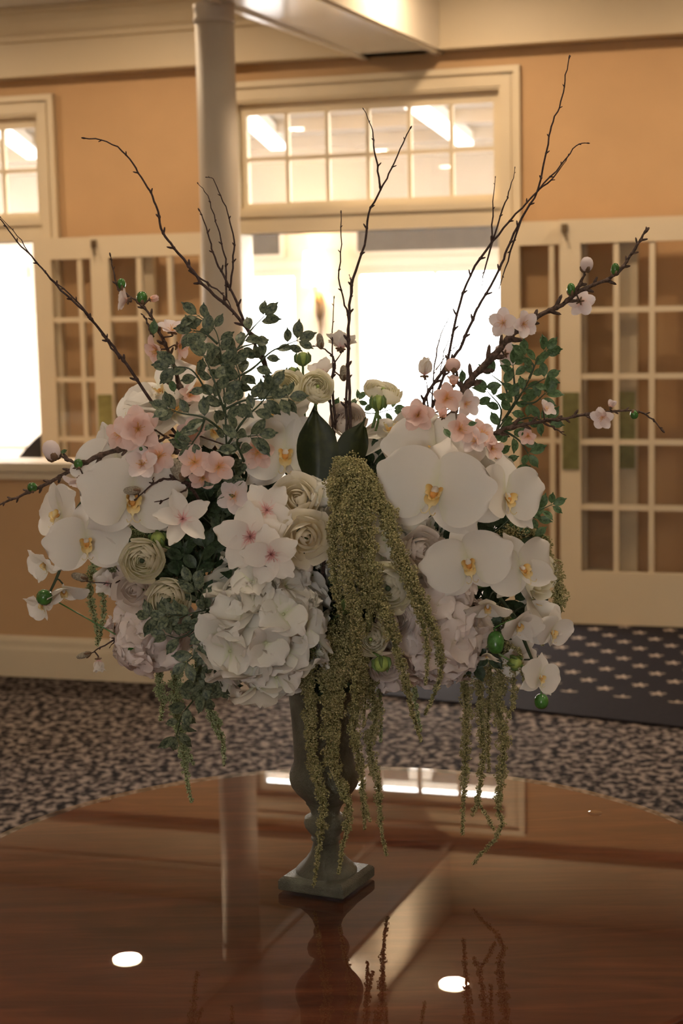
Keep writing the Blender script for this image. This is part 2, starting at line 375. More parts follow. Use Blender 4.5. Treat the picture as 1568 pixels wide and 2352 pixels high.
# transom windows: sash, muntins, panes
def transom(name, uL, uR, gl, gr, ncol):
    o = empty(name); o['kind'] = 'structure'
    zb, zt = 2.10, 2.54
    mb = MB()
    mb.box(uL, gl, 0.03, 0.07, 2.06, 2.60, WF); mb.box(gr, uR, 0.03, 0.07, 2.06, 2.60, WF)
    mb.box(gl, gr, 0.03, 0.07, zt, 2.60, WF); mb.box(gl, gr, 0.03, 0.07, 2.06, zb, WF)
    mb.build('sash', trim_m, o)
    cw = (gr-gl)/ncol
    for i in range(1, ncol): MB().box(gl+cw*i-0.010, gl+cw*i+0.010, 0.035, 0.062, zb, zt, WF).build('muntin', trim_m, o)
    zm = (zb+zt)/2-0.0; MB().box(gl, gr, 0.037, 0.060, zm-0.010, zm+0.010, WF).build('muntin', trim_m, o)
    for i in range(ncol):
        for z0, z1 in ((zb, zm), (zm, zt)): MB().box(gl+cw*i, gl+cw*(i+1), 0.046, 0.050, z0, z1, WF).build('pane', clear_m, o)
transom('window_1', -0.925, 0.425, -0.885, 0.389, 6)
transom('window_2', -3.50, -2.035, -3.46, -2.07, 7)

# glazed doors folded back against the wall
def door(name, u0, w, off, tilt=0.0, flip=False, plate='left'):
    o = empty(name, WF(u0, off, 0), WROT+tilt); o['kind'] = 'structure'
    H = 1.955; th = 0.042; st = 0.10; g0, g1 = 0.272, H-0.112; mu = 0.026
    for x0, x1 in ((0, st), (w-st, w)):
        MB().box(x0, x1, 0, th, 0.015, H).build('stile', trim_m, o)
    MB().box(st, w-st, 0, th, g1, H).build('rail', trim_m, o); MB().box(st, w-st, 0, th, 0.015, g0).build('rail', trim_m, o)
    cw = (w-2*st)/3; rh = (g1-g0)/5
    mb = MB()
    for i in (1, 2): MB().box(st+cw*i-mu/2, st+cw*i+mu/2, 0.006, th-0.006, g0, g1).build('muntin', trim_m, o)
    for j in range(1, 5): MB().box(st, w-st, 0.008, th-0.008, g0+rh*j-mu/2, g0+rh*j+mu/2).build('muntin', trim_m, o)
    for i in range(3):
        for j in range(5): MB().box(st+cw*i, st+cw*(i+1), 0.019, 0.023, g0+rh*j, g0+rh*(j+1)).build('pane', pane_m, o)
    px0 = 0.012 if plate == 'left' else w-0.092
    p = MB().box(px0, px0+0.08, -0.004, 0.0, 0.77, 1.14).build('push_plate', brass_m, o); p['label'] = 'tarnished green brass push plate'
    mb = MB().box(px0+0.0, px0+0.028, -0.012, 0, H-0.06, H-0.02); mb.tube([(px0+0.012, -0.015, H-0.04), (px0+0.026, -0.02, H-0.10)], 0.006)
    mb.build('latch', bronze_m, o)
    return o
door('door_1', 0.434, 0.665, -0.10, plate='right')
door('door_2', 0.738, 0.70, -0.165, R(0.6), plate='left')
door('door_3', -2.048, 0.68, -0.10, plate='right')
door('door_4', -1.691, 0.70, -0.165, R(0.6), plate='left')

# half wall with capped top and baseboard, ending at the column
HU = WU; HP = Vector((-0.40, 6.70, 0))
def HF(u, t, z): return HP + HU*u + WN*t + Vector((0, 0, z))
m = MB().box(-5.4, 0, 0, 0.15, 0, 0.90, HF); struct('wall_half', m, wall_m)
m = MB().box(-5.4, 0.02, -0.04, 0.19, 0.905, 0.94, HF); m.box(-5.4, 0.012, -0.022, 0.17, 0.868, 0.905, HF); struct('trim_5', m, trim_m)
bb = [(0, 0), (-0.022, 0), (-0.022, 0.118), (-0.017, 0.135), (-0.017, 0.16), (-0.006, 0.178), (0, 0.18)]
struct('baseboard_half', profile_run(bb, HF, -5.4, 0.0), trim_m)
struct('baseboard_back', profile_run(bb, WF, 1.45, 6), trim_m)

# star rug
e0 = at_z(880, 1600, 0); e1 = at_z(1568, 1675, 0); ed = (e1-e0).normalized()
yaw = math.atan2(ed.y, ed.x)

def _loc(p): return ((p-e0).dot(ed), (p-e0).dot(Vector((-ed.y, ed.x, 0))))
ra = WF(-0.6, -0.02, 0); rb = WF(4.6, -0.02, 0)
poly = [(-0.30, 0), (3.6, 0), _loc(rb), _loc(ra)]
m = MB(); m.add([(x, y, 0.001) for x, y in poly]+[(x, y, 0.010) for x, y in poly], [(3, 2, 1, 0), (4, 5, 6, 7), (0, 1, 5, 4), (1, 2, 6, 5), (2, 3, 7, 6), (3, 0, 4, 7)]); o = m.build('star_rug', rug_m)
star0 = at_z(1000+1460/2.76, 1100+1360/2.76, 0)
o.location = (e0.x, e0.y, 0.001); o.rotation_euler = (0, 0, yaw)
tag(o, 'dark navy rug scattered with small pale stars in the doorway', 'rug')

# column
CX, CY = -0.468, 6.75
cl = empty('column', (CX, CY, 0)); tag(cl, 'slim round cream column rising beside the half wall to the ceiling beam', 'column')
MB().lathe([(0.080, 0.14), (0.0815, 0.9), (0.081, 1.6), (0.079, 2.712)], 40).build('shaft', col_m, cl, True)
mb = MB().lathe([(0.079, 2.71), (0.085, 2.715), (0.085, 2.73), (0.081, 2.735), (0.082, 2.765), (0.084, 2.785)], 40)
mb.build('capital', col_m, cl, True)
mb = MB().box(-0.115, 0.115, -0.115, 0.115, 0, 0.07); mb.lathe([(0.108, 0.07), (0.112, 0.09), (0.104, 0.11), (0.088, 0.115), (0.09, 0.13), (0.078, 0.142)], 40)
mb.build('plinth', col_m, cl)

# recessed downlights in the ceiling, each with its own lamp
gx = Vector((1.55, -0.37, 0)); gy = Vector((-0.58, -2.35, 0)); g0 = Vector((-1.0806, 7.5421, 0))
where = {(0, 0): 'above the glazed doors left of the opening', (1, 0): 'just right of the beam above the opening'}
k = 0
for j in range(0, 5):
    for i in range(-2, 4):
        p = g0 + gx*i + gy*j
        if abs(p.x) > 5.3 or p.y < -3.4: continue
        if j == 0 and i in (-2,): continue
        e = empty('ceiling_downlight', (p.x, p.y, CEIL))
        lab = ('warm recessed round downlight %s' % where[(i, j)]) if (i, j) in where else 'warm recessed round ceiling downlight further out in the room, out of view'
        tag(e, lab, 'downlight', 'recessed ceiling downlights')
        MB().lathe([(0.085, -0.004), (0.085, 0.0)], 28).build('trim_ring', white_m, e)
        MB().lathe([(0.064, -0.008), (0.064, -0.004)], 28).build('lens', lamp_m, e)
        l = bpy.data.lights.new('downlight_lamp', 'AREA'); l.shape = 'DISK'; l.size = 0.125; l.energy = DOWN_POWER*(1.0, 0.04, 0.62, 0.20, 0.12)[j]; l.color = WARM if j < 2 else (1.0, 0.80, 0.60)
        lo = bpy.data.objects.new('downlight_lamp', l); COL.objects.link(lo); lo.parent = e; lo.location = (0, 0, -0.012)

# ------------------------------------------------------------------ sun room beyond
SD = 4.9   # distance of its window wall behind the back wall
SZ = 2.78
m = MB()
# openings of the window wall: (u0,u1) bright glass from z .55 to 1.83
wins = [(-6.0, -4.70), (-4.58, -3.30), (-3.05, -2.21), (-1.747, -0.45), (-0.30, 0.90), (1.1, 2.3), (2.45, 3.5)]
edges = [-6.4] + [x for w_ in wins for x in w_] + [3.9]
for a, b_ in zip(edges[::2], edges[1::2]): m.box(a, b_, SD, SD+0.15, 0, SZ, WF)
for a, b_ in wins: m.box(a, b_, SD, SD+0.15, 0, 0.45, WF); m.box(a, b_, SD, SD+0.15, 1.86, SZ, WF)
struct('wall_far', m, white_m)
for nm, u0 in (('wall_far_left', -6.5), ('wall_far_right', 3.8)):
    m = MB()
    for t0, t1, z0, z1 in ((0.16, 0.5, 0, SZ), (2.55, 2.75, 0, SZ), (4.6, SD, 0, SZ), (0.5, 4.6, 0, 0.45), (0.5, 4.6, 2.35, SZ)): m.box(u0, u0+0.12, t0, t1, z0, z1, WF)
    struct(nm, m, white_m)
m = MB().box(-6.5, 3.92, 1.02, SD, SZ, SZ+0.04, WF); m.box(-6.5, 3.92, 0.16, 0.25, SZ, SZ+0.04, WF)
for i in range(8): m.box(-6.5+i*1.475, -6.4+i*1.475, 0.25, 1.02, SZ, SZ+0.04, WF)
struct('ceiling_far', m, white_m)      # unseen gaps added along the near side, letting more daylight into the sun room
for k, (a, b_) in enumerate(wins):
    o = empty('window_%d' % (k+3), WF(a, SD, 0), WROT); o['kind'] = 'structure'; w_ = b_-a
    mb = MB()
    for q in ((0, 0.05, 0.45, 1.86), (w_-0.05, w_, 0.45, 1.86), (0.05, w_-0.05, 0.45, 0.52), (0.05, w_-0.05, 1.80, 1.86)): mb.box(q[0], q[1], 0.02, 0.08, q[2], q[3])
    mb.build('window_frame', white_m, o)
    if w_ > 0.9: MB().box(w_*0.51, w_*0.51+0.03, 0.03, 0.07, 0.52, 1.80).build('mullion', white_m, o)
    MB().box(0.05, w_-0.05, 0.048, 0.052, 0.52, 1.80).build('pane', clear_m, o)
    # casing
    mb = MB().box(-0.05, w_+0.05, -0.03, 0, 1.86, 1.93); mb.box(-0.05, w_+0.05, -0.05, 0, 0.40, 0.45); mb.build('window_casing', white_m, o)
# air grilles above the windows
def grille(u0, u1, lab):
    e = empty('air_grille', WF(u0, SD, 0), WROT); tag(e, lab, 'vent', 'air grilles in the sun room')
    w_ = u1-u0
    mb = MB(); zt, zb = 2.16, 1.985
    for q in ((-0.03, w_+0.03, zt, zt+0.025), (-0.03, w_+0.03, zb-0.025, zb), (-0.03, 0, zb, zt), (w_, w_+0.03, zb, zt)): mb.box(q[0], q[1], -0.025, 0, q[2], q[3])
    mb.build('grille_frame', white_m, e)
    MB().box(0, w_, -0.004, 0, zb, zt).build('backing', grille_m, e)
    mb = MB(); n = int(w_/0.02)
    for i in range(n): mb.box(0.006+i*0.02, 0.012+i*0.02, -0.016, -0.005, zb, zt)
    s = mb.build('slats', grille_m, e); s['kind'] = 'stuff'
grille(-2.68, -2.36, 'small grey slatted air grille seen left of the wall lamp')
grille(-1.70, -0.40, 'long grey slatted air grille seen right of the wall lamp')
# ceiling beams and strip lights
for i, t_ in enumerate((1.3, 2.4, 3.5, 4.6)):
    struct('trim_%d' % (6+i), MB().box(-6.38, 3.8, t_, t_+0.13, SZ-0.08, SZ, WF), white_m)
for (a, b_, lab) in (((940, 240), (1068, 335), 'bright strip light crossing the right panes of the middle transom'), ((566, 275), (640, 345), 'bright strip light behind the leftmost panes of the middle transom'), ((0, 305), (80, 365), 'bright strip light behind the far left transom')):
    zz = SZ-0.115; A = at_z(*a, zz); B = at_z(*b_, zz); d = (B-A).normalized(); q = Vector((-d.y, d.x, 0))*0.055
    e = empty('strip_light', (A.x, A.y, zz)); tag(e, lab, 'ceiling light', 'strip lights in the sun room')
    A0 = Vector((0, 0, 0)); B0 = (B-A); B0.z = 0
    mb = MB(); V = [A0-q, A0+q, B0+q, B0-q]; mb.add([(v.x, v.y, 0) for v in V]+[(v.x, v.y, 0.03) for v in V], [(0, 3, 2, 1), (4, 5, 6, 7), (0, 1, 5, 4), (1, 2, 6, 5), (2, 3, 7, 6), (3, 0, 4, 7)])
    mb.build('diffuser', strip_m, e)
    q *= 1.2; V = [A0-q, A0+q, B0+q, B0-q]; mb = MB(); mb.add([(v.x, v.y, 0.03) for v in V]+[(v.x, v.y, 0.092) for v in V], [(0, 3, 2, 1), (4, 5, 6, 7), (0, 1, 5, 4), (1, 2, 6, 5), (2, 3, 7, 6), (3, 0, 4, 7)])
    mb.build('housing', white_m, e)
# sconce on the pier between the windows
sp = WF(-2.028, SD, 0)
e = empty('wall_sconce', (sp.x, sp.y, 1.66), WROT); tag(e, 'lit wall sconce with glowing cream shade on the pier between bright windows', 'wall lamp')
MB().lathe([(0.10, 0.0), (0.085, 0.28)], 28, (0, -0.14, 0.06), cap=False).build('shade', shade_m, e, True)
mb = MB(); mb.blob((0, -0.03, -0.10), (0, 0, 1), 0.045, 0.12, 12, 8); mb.tube([(0, -0.02, -0.2), (0.005, -0.025, -0.30), (-0.01, -0.03, -0.42)], [0.02, 0.014, 0.006])
mb.tube([(0, -0.04, -0.08), (0, -0.12, -0.06), (0, -0.14, 0.08)], 0.01); mb.build('bracket', bronze_m, e, True)
l = bpy.data.lights.new('sconce_lamp', 'POINT'); l.energy = 14; l.color = (1, 0.72, 0.4); l.shadow_soft_size = 0.04
lo = bpy.data.objects.new('sconce_lamp', l); COL.objects.link(lo); lo.parent = e; lo.location = (0, -0.14, 0.2)
# chair behind the half wall
cp = at_y(98, 1035, 8.9)
e = empty('dining_chair', (cp.x-0.12, cp.y+0.25, 0), R(-20)); tag(e, 'dark wooden chair whose curved back just tops the half wall', 'chair')
MB().box(-0.22, 0.22, -0.22, 0.22, 0.42, 0.46).build('seat', black_m, e)
for sx in (-1, 1):
    MB().tube([(0.19*sx, -0.19, 0), (0.19*sx, -0.19, 0.42)], 0.018).build('leg', black_m, e)
    MB().tube([(0.19*sx, 0.19, 0), (0.19*sx, 0.19, 0.42)], 0.018).build('leg', black_m, e)
bk = MB(); V = []; 
for i in range(13):
    a = -1+2*i/12; x = 0.23*a; y = 0.20+0.05*(1-a*a); zt = 0.90-0.20*abs(a)**1.6
    V += [(x, y, 0.46), (x, y, zt), (x, y+0.025, zt), (x, y+0.025, 0.46)]
Fc = []
for i in range(12):
    for j in range(4): Fc.append((i*4+j, i*4+(j+1) % 4, i*4+4+(j+1) % 4, i*4+4+j))
bk.add(V, Fc+[(0, 1, 2, 3), (51, 50, 49, 48)]); bk.build('backrest', black_m, e)

# ------------------------------------------------------------------ table
TZ = 0.79; TX, TY, TR = -0.015, 2.196, 0.585
tb = empty('round_table', (TX, TY, 0)); tag(tb, 'round polished reddish wood table carrying the flower urn', 'table')
MB().lathe([(TR-0.03, TZ-0.042), (TR-0.012, TZ-0.040), (TR-0.002, TZ-0.030), (TR, TZ-0.020), (TR, TZ-0.012), (TR-0.002, TZ-0.0065)], 128).build('tabletop', wood_m, tb)
MB().lathe([(TR+0.001, TZ-0.006), (TR+0.002, TZ-0.003), (TR, TZ-0.0005), (TR-0.002, TZ)], 128, cap=False).add([((TR-0.002)*math.cos(2*math.pi*k/128), (TR-0.002)*math.sin(2*math.pi*k/128), TZ) for k in range(128)], [tuple(range(128))]).build('glass_top', ttop_m, tb)['label'] = 'clear glass disc protecting the wood'
MB().lathe([(0.42, TZ-0.11), (0.42, TZ-0.042)], 64).build('apron', wood_m, tb)
MB().lathe([(0.10, 0.12), (0.075, 0.18), (0.055, 0.26), (0.085, 0.40), (0.09, 0.46), (0.05, 0.54), (0.06, 0.62), (0.12, 0.68)], 32).build('pedestal', wood_m, tb, True)
for k in range(4):
    a = k*math.pi/2+0.5; ca, sa = math.cos(a), math.sin(a)
    MB().tube(crom([(0.05*ca, 0.05*sa, 0.22), (0.2*ca, 0.2*sa, 0.17), (0.34*ca, 0.34*sa, 0.05), (0.42*ca, 0.42*sa, 0.03)]), 0.028, 8).build('leg', wood_m, tb, True)
for k, (px, py) in enumerate(((240, 1838), (1366, 1868))):
    q = at_z(px, py, TZ); MB().lathe([(0.011, 0.0), (0.011, 0.0015), (0.008, 0.0025)], 16, (q.x-TX, q.y-TY, TZ)).build('bumper_dot', clear_m, tb)

# urn
AX, AY = -0.0316, 2.1975
VZ = TZ+0.0025
ur = empty('flower_urn', (AX, AY, VZ), 0); tag(ur, 'tall narrow verdigris metal urn on a square foot holding the arrangement', 'vase')
urot = math.atan2(2.1765-2.1316, -0.0976+0.0078)
mb = MB()
def sq(h, z): return [(h, h, z), (-h, h, z), (-h, -h, z), (h, -h, z)]
def sqstack(mb, L):
    V = [p for h, z in L for p in sq(h, z)]; Fc = [(i*4+j, i*4+(j+1) % 4, i*4+4+(j+1) % 4, i*4+4+j) for i in range(len(L)-1) for j in range(4)]
    mb.add(V, Fc+[(3, 2, 1, 0), tuple((len(L)-1)*4+j for j in range(4))])
sqstack(mb, [(0.0485, 0.0), (0.050, 0.002), (0.050, 0.013), (0.0485, 0.0155), (0.0475, 0.0165), (0.044, 0.019)])
mb.build('foot', vase_m, ur, M=Matrix.Rotation(urot, 4, 'Z'))
prof = [(0.043, 0.018), (0.0425, 0.022), (0.039, 0.026), (0.036, 0.029), (0.029, 0.036), (0.022, 0.046), (0.0185, 0.056), (0.0175, 0.062), (0.0205, 0.064), (0.0205, 0.067), (0.0185, 0.069),
        (0.023, 0.075), (0.0285, 0.083), (0.030, 0.089), (0.0285, 0.096), (0.024, 0.099), (0.020, 0.101), (0.0205, 0.106), (0.024, 0.113), (0.0265, 0.116), (0.0265, 0.119), (0.031, 0.124),
        (0.039, 0.132), (0.0455, 0.141), (0.0485, 0.150), (0.0482, 0.159), (0.0455, 0.168), (0.0425, 0.174), (0.0415, 0.18), (0.0422, 0.21), (0.044, 0.24), (0.0475, 0.28), (0.053, 0.315), (0.061, 0.34), (0.067, 0.350), (0.066, 0.354), (0.055, 0.350), (0.045, 0.335)]
MB().lathe(prof, 48, cap=False).build('body', vase_m, ur, True)

# ------------------------------------------------------------------ flower pieces
AXY = AY
def dep(px, py): return 0.165*math.sqrt(max(0.0, 1-((px-690)/640)**2-((py-1210)/460)**2))-0.01
def P(px, py, d=None, k=0.0):
    d = (dep(px, py) if d is None else d)+k
    return at_y(px, py, AXY-d)
def frame(p, face, roll=0.0, s=1.0):
    f = Vector((face[0], -face[2], face[1])).normalized()
    up = Vector((0, 0, 1)) if abs(f.z) < 0.97 else Vector((0, 1, 0))
    x = up.cross(f).normalized(); y = f.cross(x)
    m = Matrix(((x.x, y.x, f.x, 0), (x.y, y.y, f.y, 0), (x.z, y.z, f.z, 0), (0, 0, 0, 1)))
    return Matrix.Translation(p) @ m @ Matrix.Rotation(R(roll), 4, 'Z') @ Matrix.Scale(s, 4)
PXM = 1630.0   # photo pixels per metre near the arrangement
def petal_grid(L, Wd, p=0.8, q=0.6, cup=0.0, bend0=0.0, bend1=0.0, ruf=0.0, rf=3, point=0.0, base=0.10, nu=8, nv=6, seed=0, notch=0.0, fold=0.0):
    V = []; T = []; z = 0.0; y = 0.0; rr = random.Random(seed); ph = rr.random()*6
    for i in range(nu+1):
        t = i/nu
        if i:
            a = bend0+bend1*(t-0.5/nu); y += math.cos(a)*L/nu; z += math.sin(a)*L/nu
        w = Wd*(base+(1-base)*math.sin(math.pi*min(0.999, max(0.001, t))**p)**q) if t < 0.97 else Wd*0.30*(1-point)
        if i == 0: w = Wd*base
        if point and t > 0.6: w *= 1-point*((t-0.6)/0.4)**2*0.8
        if i == nu: w = Wd*0.34*(1-point)
        for j in range(nv+1):
            s = -1+2*j/nv
            dz = cup*w*w/max(Wd, 1e-6)*s*s + ruf*t*t*math.sin(rf*s*1.7+ph)*abs(s)**0.7 - fold*abs(s)*w
            dy = -0.16*L*(s*s)*(t**3)*(0.5 if notch else 1.0) - notch*L*math.exp(-(s*3)**2)*(t**6)
            V.append((s*w, y+dy*(1 if i == nu else 0.6), z+dz)); T.append(t)
    Fc = [(i*(nv+1)+j, i*(nv+1)+j+1, (i+1)*(nv+1)+j+1, (i+1)*(nv+1)+j) for i in range(nu) for j in range(nv)]
    return V, Fc, T
def petal_me(name, mat, **k):
    V, Fc, T = petal_grid(**k); return me_from(name, V, Fc, mat, True, T)
def rotp(phi, tilt=0.0, z=0.0, twist=0.0, off=0.0):
    return Matrix.Translation((0, 0, z)) @ Matrix.Rotation(R(phi-90), 4, 'Z') @ Matrix.Translation((0, off, 0)) @ Matrix.Rotation(R(tilt), 4, 'X') @ Matrix.Rotation(R(twist), 4, 'Y')

# --- orchids
OP = [petal_me('orchid_petal', orch_m, L=1.02, Wd=0.60, p=0.74, q=0.50, cup=0.16, bend0=0.22, bend1=b1_, ruf=rf_*1.6, rf=2.4, base=0.13, seed=i, nu=10, nv=8) for i, (b1_, rf_) in enumerate(((-0.45, 0.03), (-0.7, 0.05), (-0.25, 0.04)))]
OS = [petal_me('orchid_sepal', orch_m, L=0.98, Wd=0.33, p=0.78, q=0.62, cup=0.25, bend0=0.10, bend1=b1_, ruf=0.0, base=0.16, seed=i+9, point=0.25, nu=9, nv=6) for i, b1_ in enumerate((-0.35, 0.1, -0.7))]
def _lip():
    mb = MB()
    for sx in (-1, 1):
        V, Fc, T = petal_grid(0.30, 0.13, 0.8, 0.6, 0.5, 0.5, 0.8, base=0.25, nu=6, nv=4)
        M = rotp(270+sx*62, 10, 0.05); mb.add([M @ Vector(v) for v in V], Fc, T)
    V, Fc, T = petal_grid(0.36, 0.12, 1.1, 0.6, 0.8, 0.9, -0.6, base=0.3, nu=7, nv=4, point=0.3)
    M = rotp(270, 0, 0.04); mb.add([M @ Vector(v) for v in V], Fc, T)
    for sx in (-1, 1):
        pts = crom([(0.0, -0.27, 0.23), (0.03*sx, -0.36, 0.27), (0.09*sx, -0.38, 0.30), (0.12*sx, -0.33, 0.33)], 3); mb.tube(pts, 0.008, 4)
        n = len(mb.V)-len(pts)*4; mb.T[n:] = [0.9]*(len(mb.V)-n)
    mb.blob((0, -0.05, 0.13), (0, -0.4, 1), 0.07, 0.09, 6, 4); mb.T[-26:] = [0.15]*26
    return mb.mesh('orchid_lip', lip_m, True)
OL = _lip()
def _ocol():
    mb = MB(); mb.blob((0, 0.015, 0.09), (0, -0.35, 1), 0.065, 0.11, 8, 5); mb.tube([(0, 0, -0.20), (0, 0, 0.02)], [0.03, 0.045], 6)
    m = mb.mesh('orchid_column', orch_m, True); a = m.attributes['t']; a.data.foreach_set('value', [0.7]*len(m.vertices)); return m
OC = _ocol()
def orchid_bloom(parent, M, seed=0, close=0.0):
    rr = random.Random(seed)
    b = link('bloom', OC, parent, M)
    for phi, tl in ((90, 0), (218, -4), (322, -4)):
        link('sepal', rr.choice(OS), b, rotp(phi+rr.uniform(-6, 6), rr.uniform(-8, 6)+tl+close*55, -0.02, rr.uniform(-6, 6)))
    for phi in (12, 168):
        link('petal', rr.choice(OP), b, rotp(phi+rr.uniform(-6, 6), rr.uniform(-10, 16)+close*50, 0.02, rr.uniform(-16, 16)))
    link('lip', OL, b, rotp(90, 0, 0.0, 0, 0.0))
    return b
CORE = P(735, 1440, -0.02)
MOUTH = Vector((AX, AY, VZ+0.345))
NECK = Vector((AX, AY, VZ+0.20))
def stem_path(p, back=0.0):
    h = p.lerp(CORE, 0.5); h.y += back
    return crom([p, h, CORE+Vector(((p.x-CORE.x)*0.06, (p.y-CORE.y)*0.06, -0.02)), MOUTH+Vector(((p.x-AX)*0.05, (p.y-AY)*0.05, 0)), NECK+Vector(((p.x-AX)*0.035, (p.y-AY)*0.035, 0))], 4)
def orchid_spray(label, blooms, stem_px, buds=(), stem_back=0.0):
    root = empty('orchid_spray', P(*blooms[0][:2])); base = root.location.copy()
    tag(root, label, 'orchid', 'white orchid sprays')
    inv = Matrix.Translation(-base)
    pts = [P(x, y, d) for x, y, d in stem_px]
    tail = stem_path(pts[-1])
    full = crom(pts, 5)+tail[1:]
    mb = MB(); mb.tube([p-base for p in full], [0.0016+0.0010*min(1, i/8) for i in range(len(full))], 6)
    for bl in blooms:
        p = P(bl[0], bl[1], None if bl[5] is None else bl[5]); near = min(full, key=lambda q: (q-p).length)
        if (near-p).length > 0.006:
            f = Vector((bl[3][0], -bl[3][2], bl[3][1])).normalized()
            mb.tube([v-base for v in crom([p-f*(0.18*bl[2]/PXM), p.lerp(near, 0.5)-f*0.012, near], 3)], 0.0012, 5)
    mb.build('stem', dstem_m, root, True)
    for i, bl in enumerate(blooms):
        px, py, rpx, face, roll, d = bl[:6]; cl = bl[6] if len(bl) > 6 else 0.0
        orchid_bloom(root, inv @ frame(P(px, py, d), face, roll, rpx/PXM), int(px*7+py), cl)
    for (px, py, d, rx, rl, ax) in buds:
        p = P(px, py, d); near = min(full, key=lambda q: (q-p).length); a = Vector((ax[0], -ax[2], ax[1])).normalized()
        mb = MB(); mb.blob(p-base, a, rx/PXM, rl/PXM, 12, 8, p=0.8); mb.tube([v-base for v in crom([p-a*(rl/PXM*0.9), p-a*(rl/PXM*1.3), near], 3)], 0.001, 5)
        o = mb.build('bud', bud_m, root, True); o['label'] = 'closed glossy green bud'
    return root

# --- five petal blossoms
def blossom_set(name, mat, L, Wd, notch, cup, bend1, n=3, q=0.55, point=0.0, p=0.72):
    return [petal_me(name, mat, L=L, Wd=Wd, p=p, q=q, cup=cup, bend0=0.35, bend1=bend1*(0.7+0.3*i), ruf=0.04, base=0.22, notch=notch, point=point, seed=i+20, nu=7, nv=6) for i in range(n)]
BP = {'pink': blossom_set('blossom_petal', pink_m, 0.95, 0.385, 0.05, 0.35, -0.35), 'pale': blossom_set('blossom_petal', pale_m, 0.95, 0.40, 0.05, 0.35, -0.3),
      'star': blossom_set('blossom_petal', star_m, 1.0, 0.40, 0.0, 0.30, -0.25, q=0.5, p=0.72), 'mag': blossom_set('blossom_petal', star_m, 1.0, 0.30, 0.0, 0.5, -0.1, q=0.6)}
def _sta(mat, n, l, seed, heads=True):
    rr = random.Random(seed); mb = MB()
    for i in range(n):
        a = i/n*6.283+rr.random()*0.5; th = rr.uniform(0.15, 0.85); L_ = l*rr.uniform(0.7, 1.1)
        e = Vector((math.sin(th)*math.cos(a), math.sin(th)*math.sin(a), math.cos(th)))*L_
        mb.tube([(0, 0, 0.02), e*0.6+Vector((0, 0, 0.03)), e], 0.010, 3, 0)
        if heads: mb.blob(e, (0, 0, 1), 0.022, 0.028, 4, 3, 0)
    for k in range(5):
        a = k*1.2566+0.6; mb.blob((0.13*math.cos(a), 0.13*math.sin(a), -0.055), (math.cos(a), math.sin(a), -0.1), 0.07, 0.16, 5, 4, 1)
    mb.blob((0, 0, -0.09), (0, 0, 1), 0.09, 0.12, 6, 4, 1)
    return mb.mesh('blossom_centre', [mat, calyx_m], True)
STA = {'pink': _sta(stamen_y, 14, 0.42, 1), 'pale': _sta(stamen_y, 12, 0.40, 2), 'star': _sta(stamen_p, 22, 0.32, 3, False), 'mag': _sta(stamen_p, 18, 0.28, 4, False)}
def blossom(parent, M, kind, seed=0, close=0.0, np_=5, double=False):
    rr = random.Random(seed); b = link('blossom', STA[kind], parent, M); o0 = rr.random()*72
    for ring in range(2 if double else 1):
        for i in range(np_):
            link('petal', rr.choice(BP[kind]), b, rotp(90+360/np_*i+o0*0+ring*36+rr.uniform(-7, 7), rr.uniform(-12, 8)+close*60+ring*26, 0.015+0.02*(i % 2)+ring*0.03, rr.uniform(-8, 8), 0.02) @ Matrix.Scale(1-0.12*ring, 4))
    return b

# --- roses and ranunculus from nested shells
def shell(Rr, th0, th1, az, curl=0.0, nu=5, nv=8, ph=0.0, ruf=0.0, zs=1.0):
    V = []; T = []
    for i in range(nu+1):
        t = i/nu; th = th1+(th0-th1)*t
        for j in range(nv+1):
            s = -1+2*j/nv; a = ph+s*az*(1-0.25*t**4)
            tt = th + (th1-th0)*0.16*(s*s)*t
            r_ = Rr*(1+0.06*s)+curl*t**3+ruf*math.sin(5*a+Rr*90)*t*t
            V.append((r_*math.sin(tt)*math.cos(a), r_*math.sin(tt)*math.sin(a), zs*r_*math.cos(tt))); T.append(t*0.75+0.25*min(1, Rr))
    Fc = [(i*(nv+1)+j, i*(nv+1)+j+1, (i+1)*(nv+1)+j+1, (i+1)*(nv+1)+j) for i in range(nu) for j in range(nv)]
    return V, Fc, T
ROSE = []; RAN = []
def _mk():
    # rose: (radius, top angle, curl, count, zscale)
    for k, (r_, th0, curl, n, zs) in enumerate([(0.13, 0.25, 0.0, 2, 1.9), (0.22, 0.42, 0.02, 3, 1.45), (0.34, 0.62, 0.03, 3, 1.12), (0.48, 0.80, 0.07, 4, 0.92), (0.64, 0.98, 0.12, 5, 0.74), (0.80, 1.18, 0.20, 5, 0.56)]):
        ROSE.append((n, {m_.name: me_from('rose_petal', *shell(r_, th0, 2.4, 3.5/n if n > 2 else 2.0, curl, zs=zs)[:2], m_, True, shell(r_, th0, 2.4, 1, curl, zs=zs)[2]) for m_ in (rose_m, blush_m, ran_m)}))
    for k, (r_, th0, curl, n, zs) in enumerate([(0.17, 0.75, 0.0, 3, 1.7), (0.25, 0.72, 0.0, 4, 1.30), (0.34, 0.74, 0.0, 4, 1.05), (0.43, 0.78, 0.01, 5, 0.90), (0.52, 0.84, 0.015, 5, 0.80), (0.62, 0.90, 0.02, 5, 0.71), (0.72, 0.97, 0.03, 6, 0.63), (0.83, 1.06, 0.05, 6, 0.56), (0.94, 1.18, 0.08, 6, 0.48)]):
        RAN.append((n, {m_.name: me_from('ranunculus_petal', *shell(r_, th0, 2.3, 3.9/n, curl, nu=4, nv=6, ruf=0.012, zs=zs)[:2], m_, True, shell(r_, th0, 2.3, 1, curl, nu=4, nv=6, zs=zs)[2]) for m_ in (ran_m, blush_m)}))
_mk()
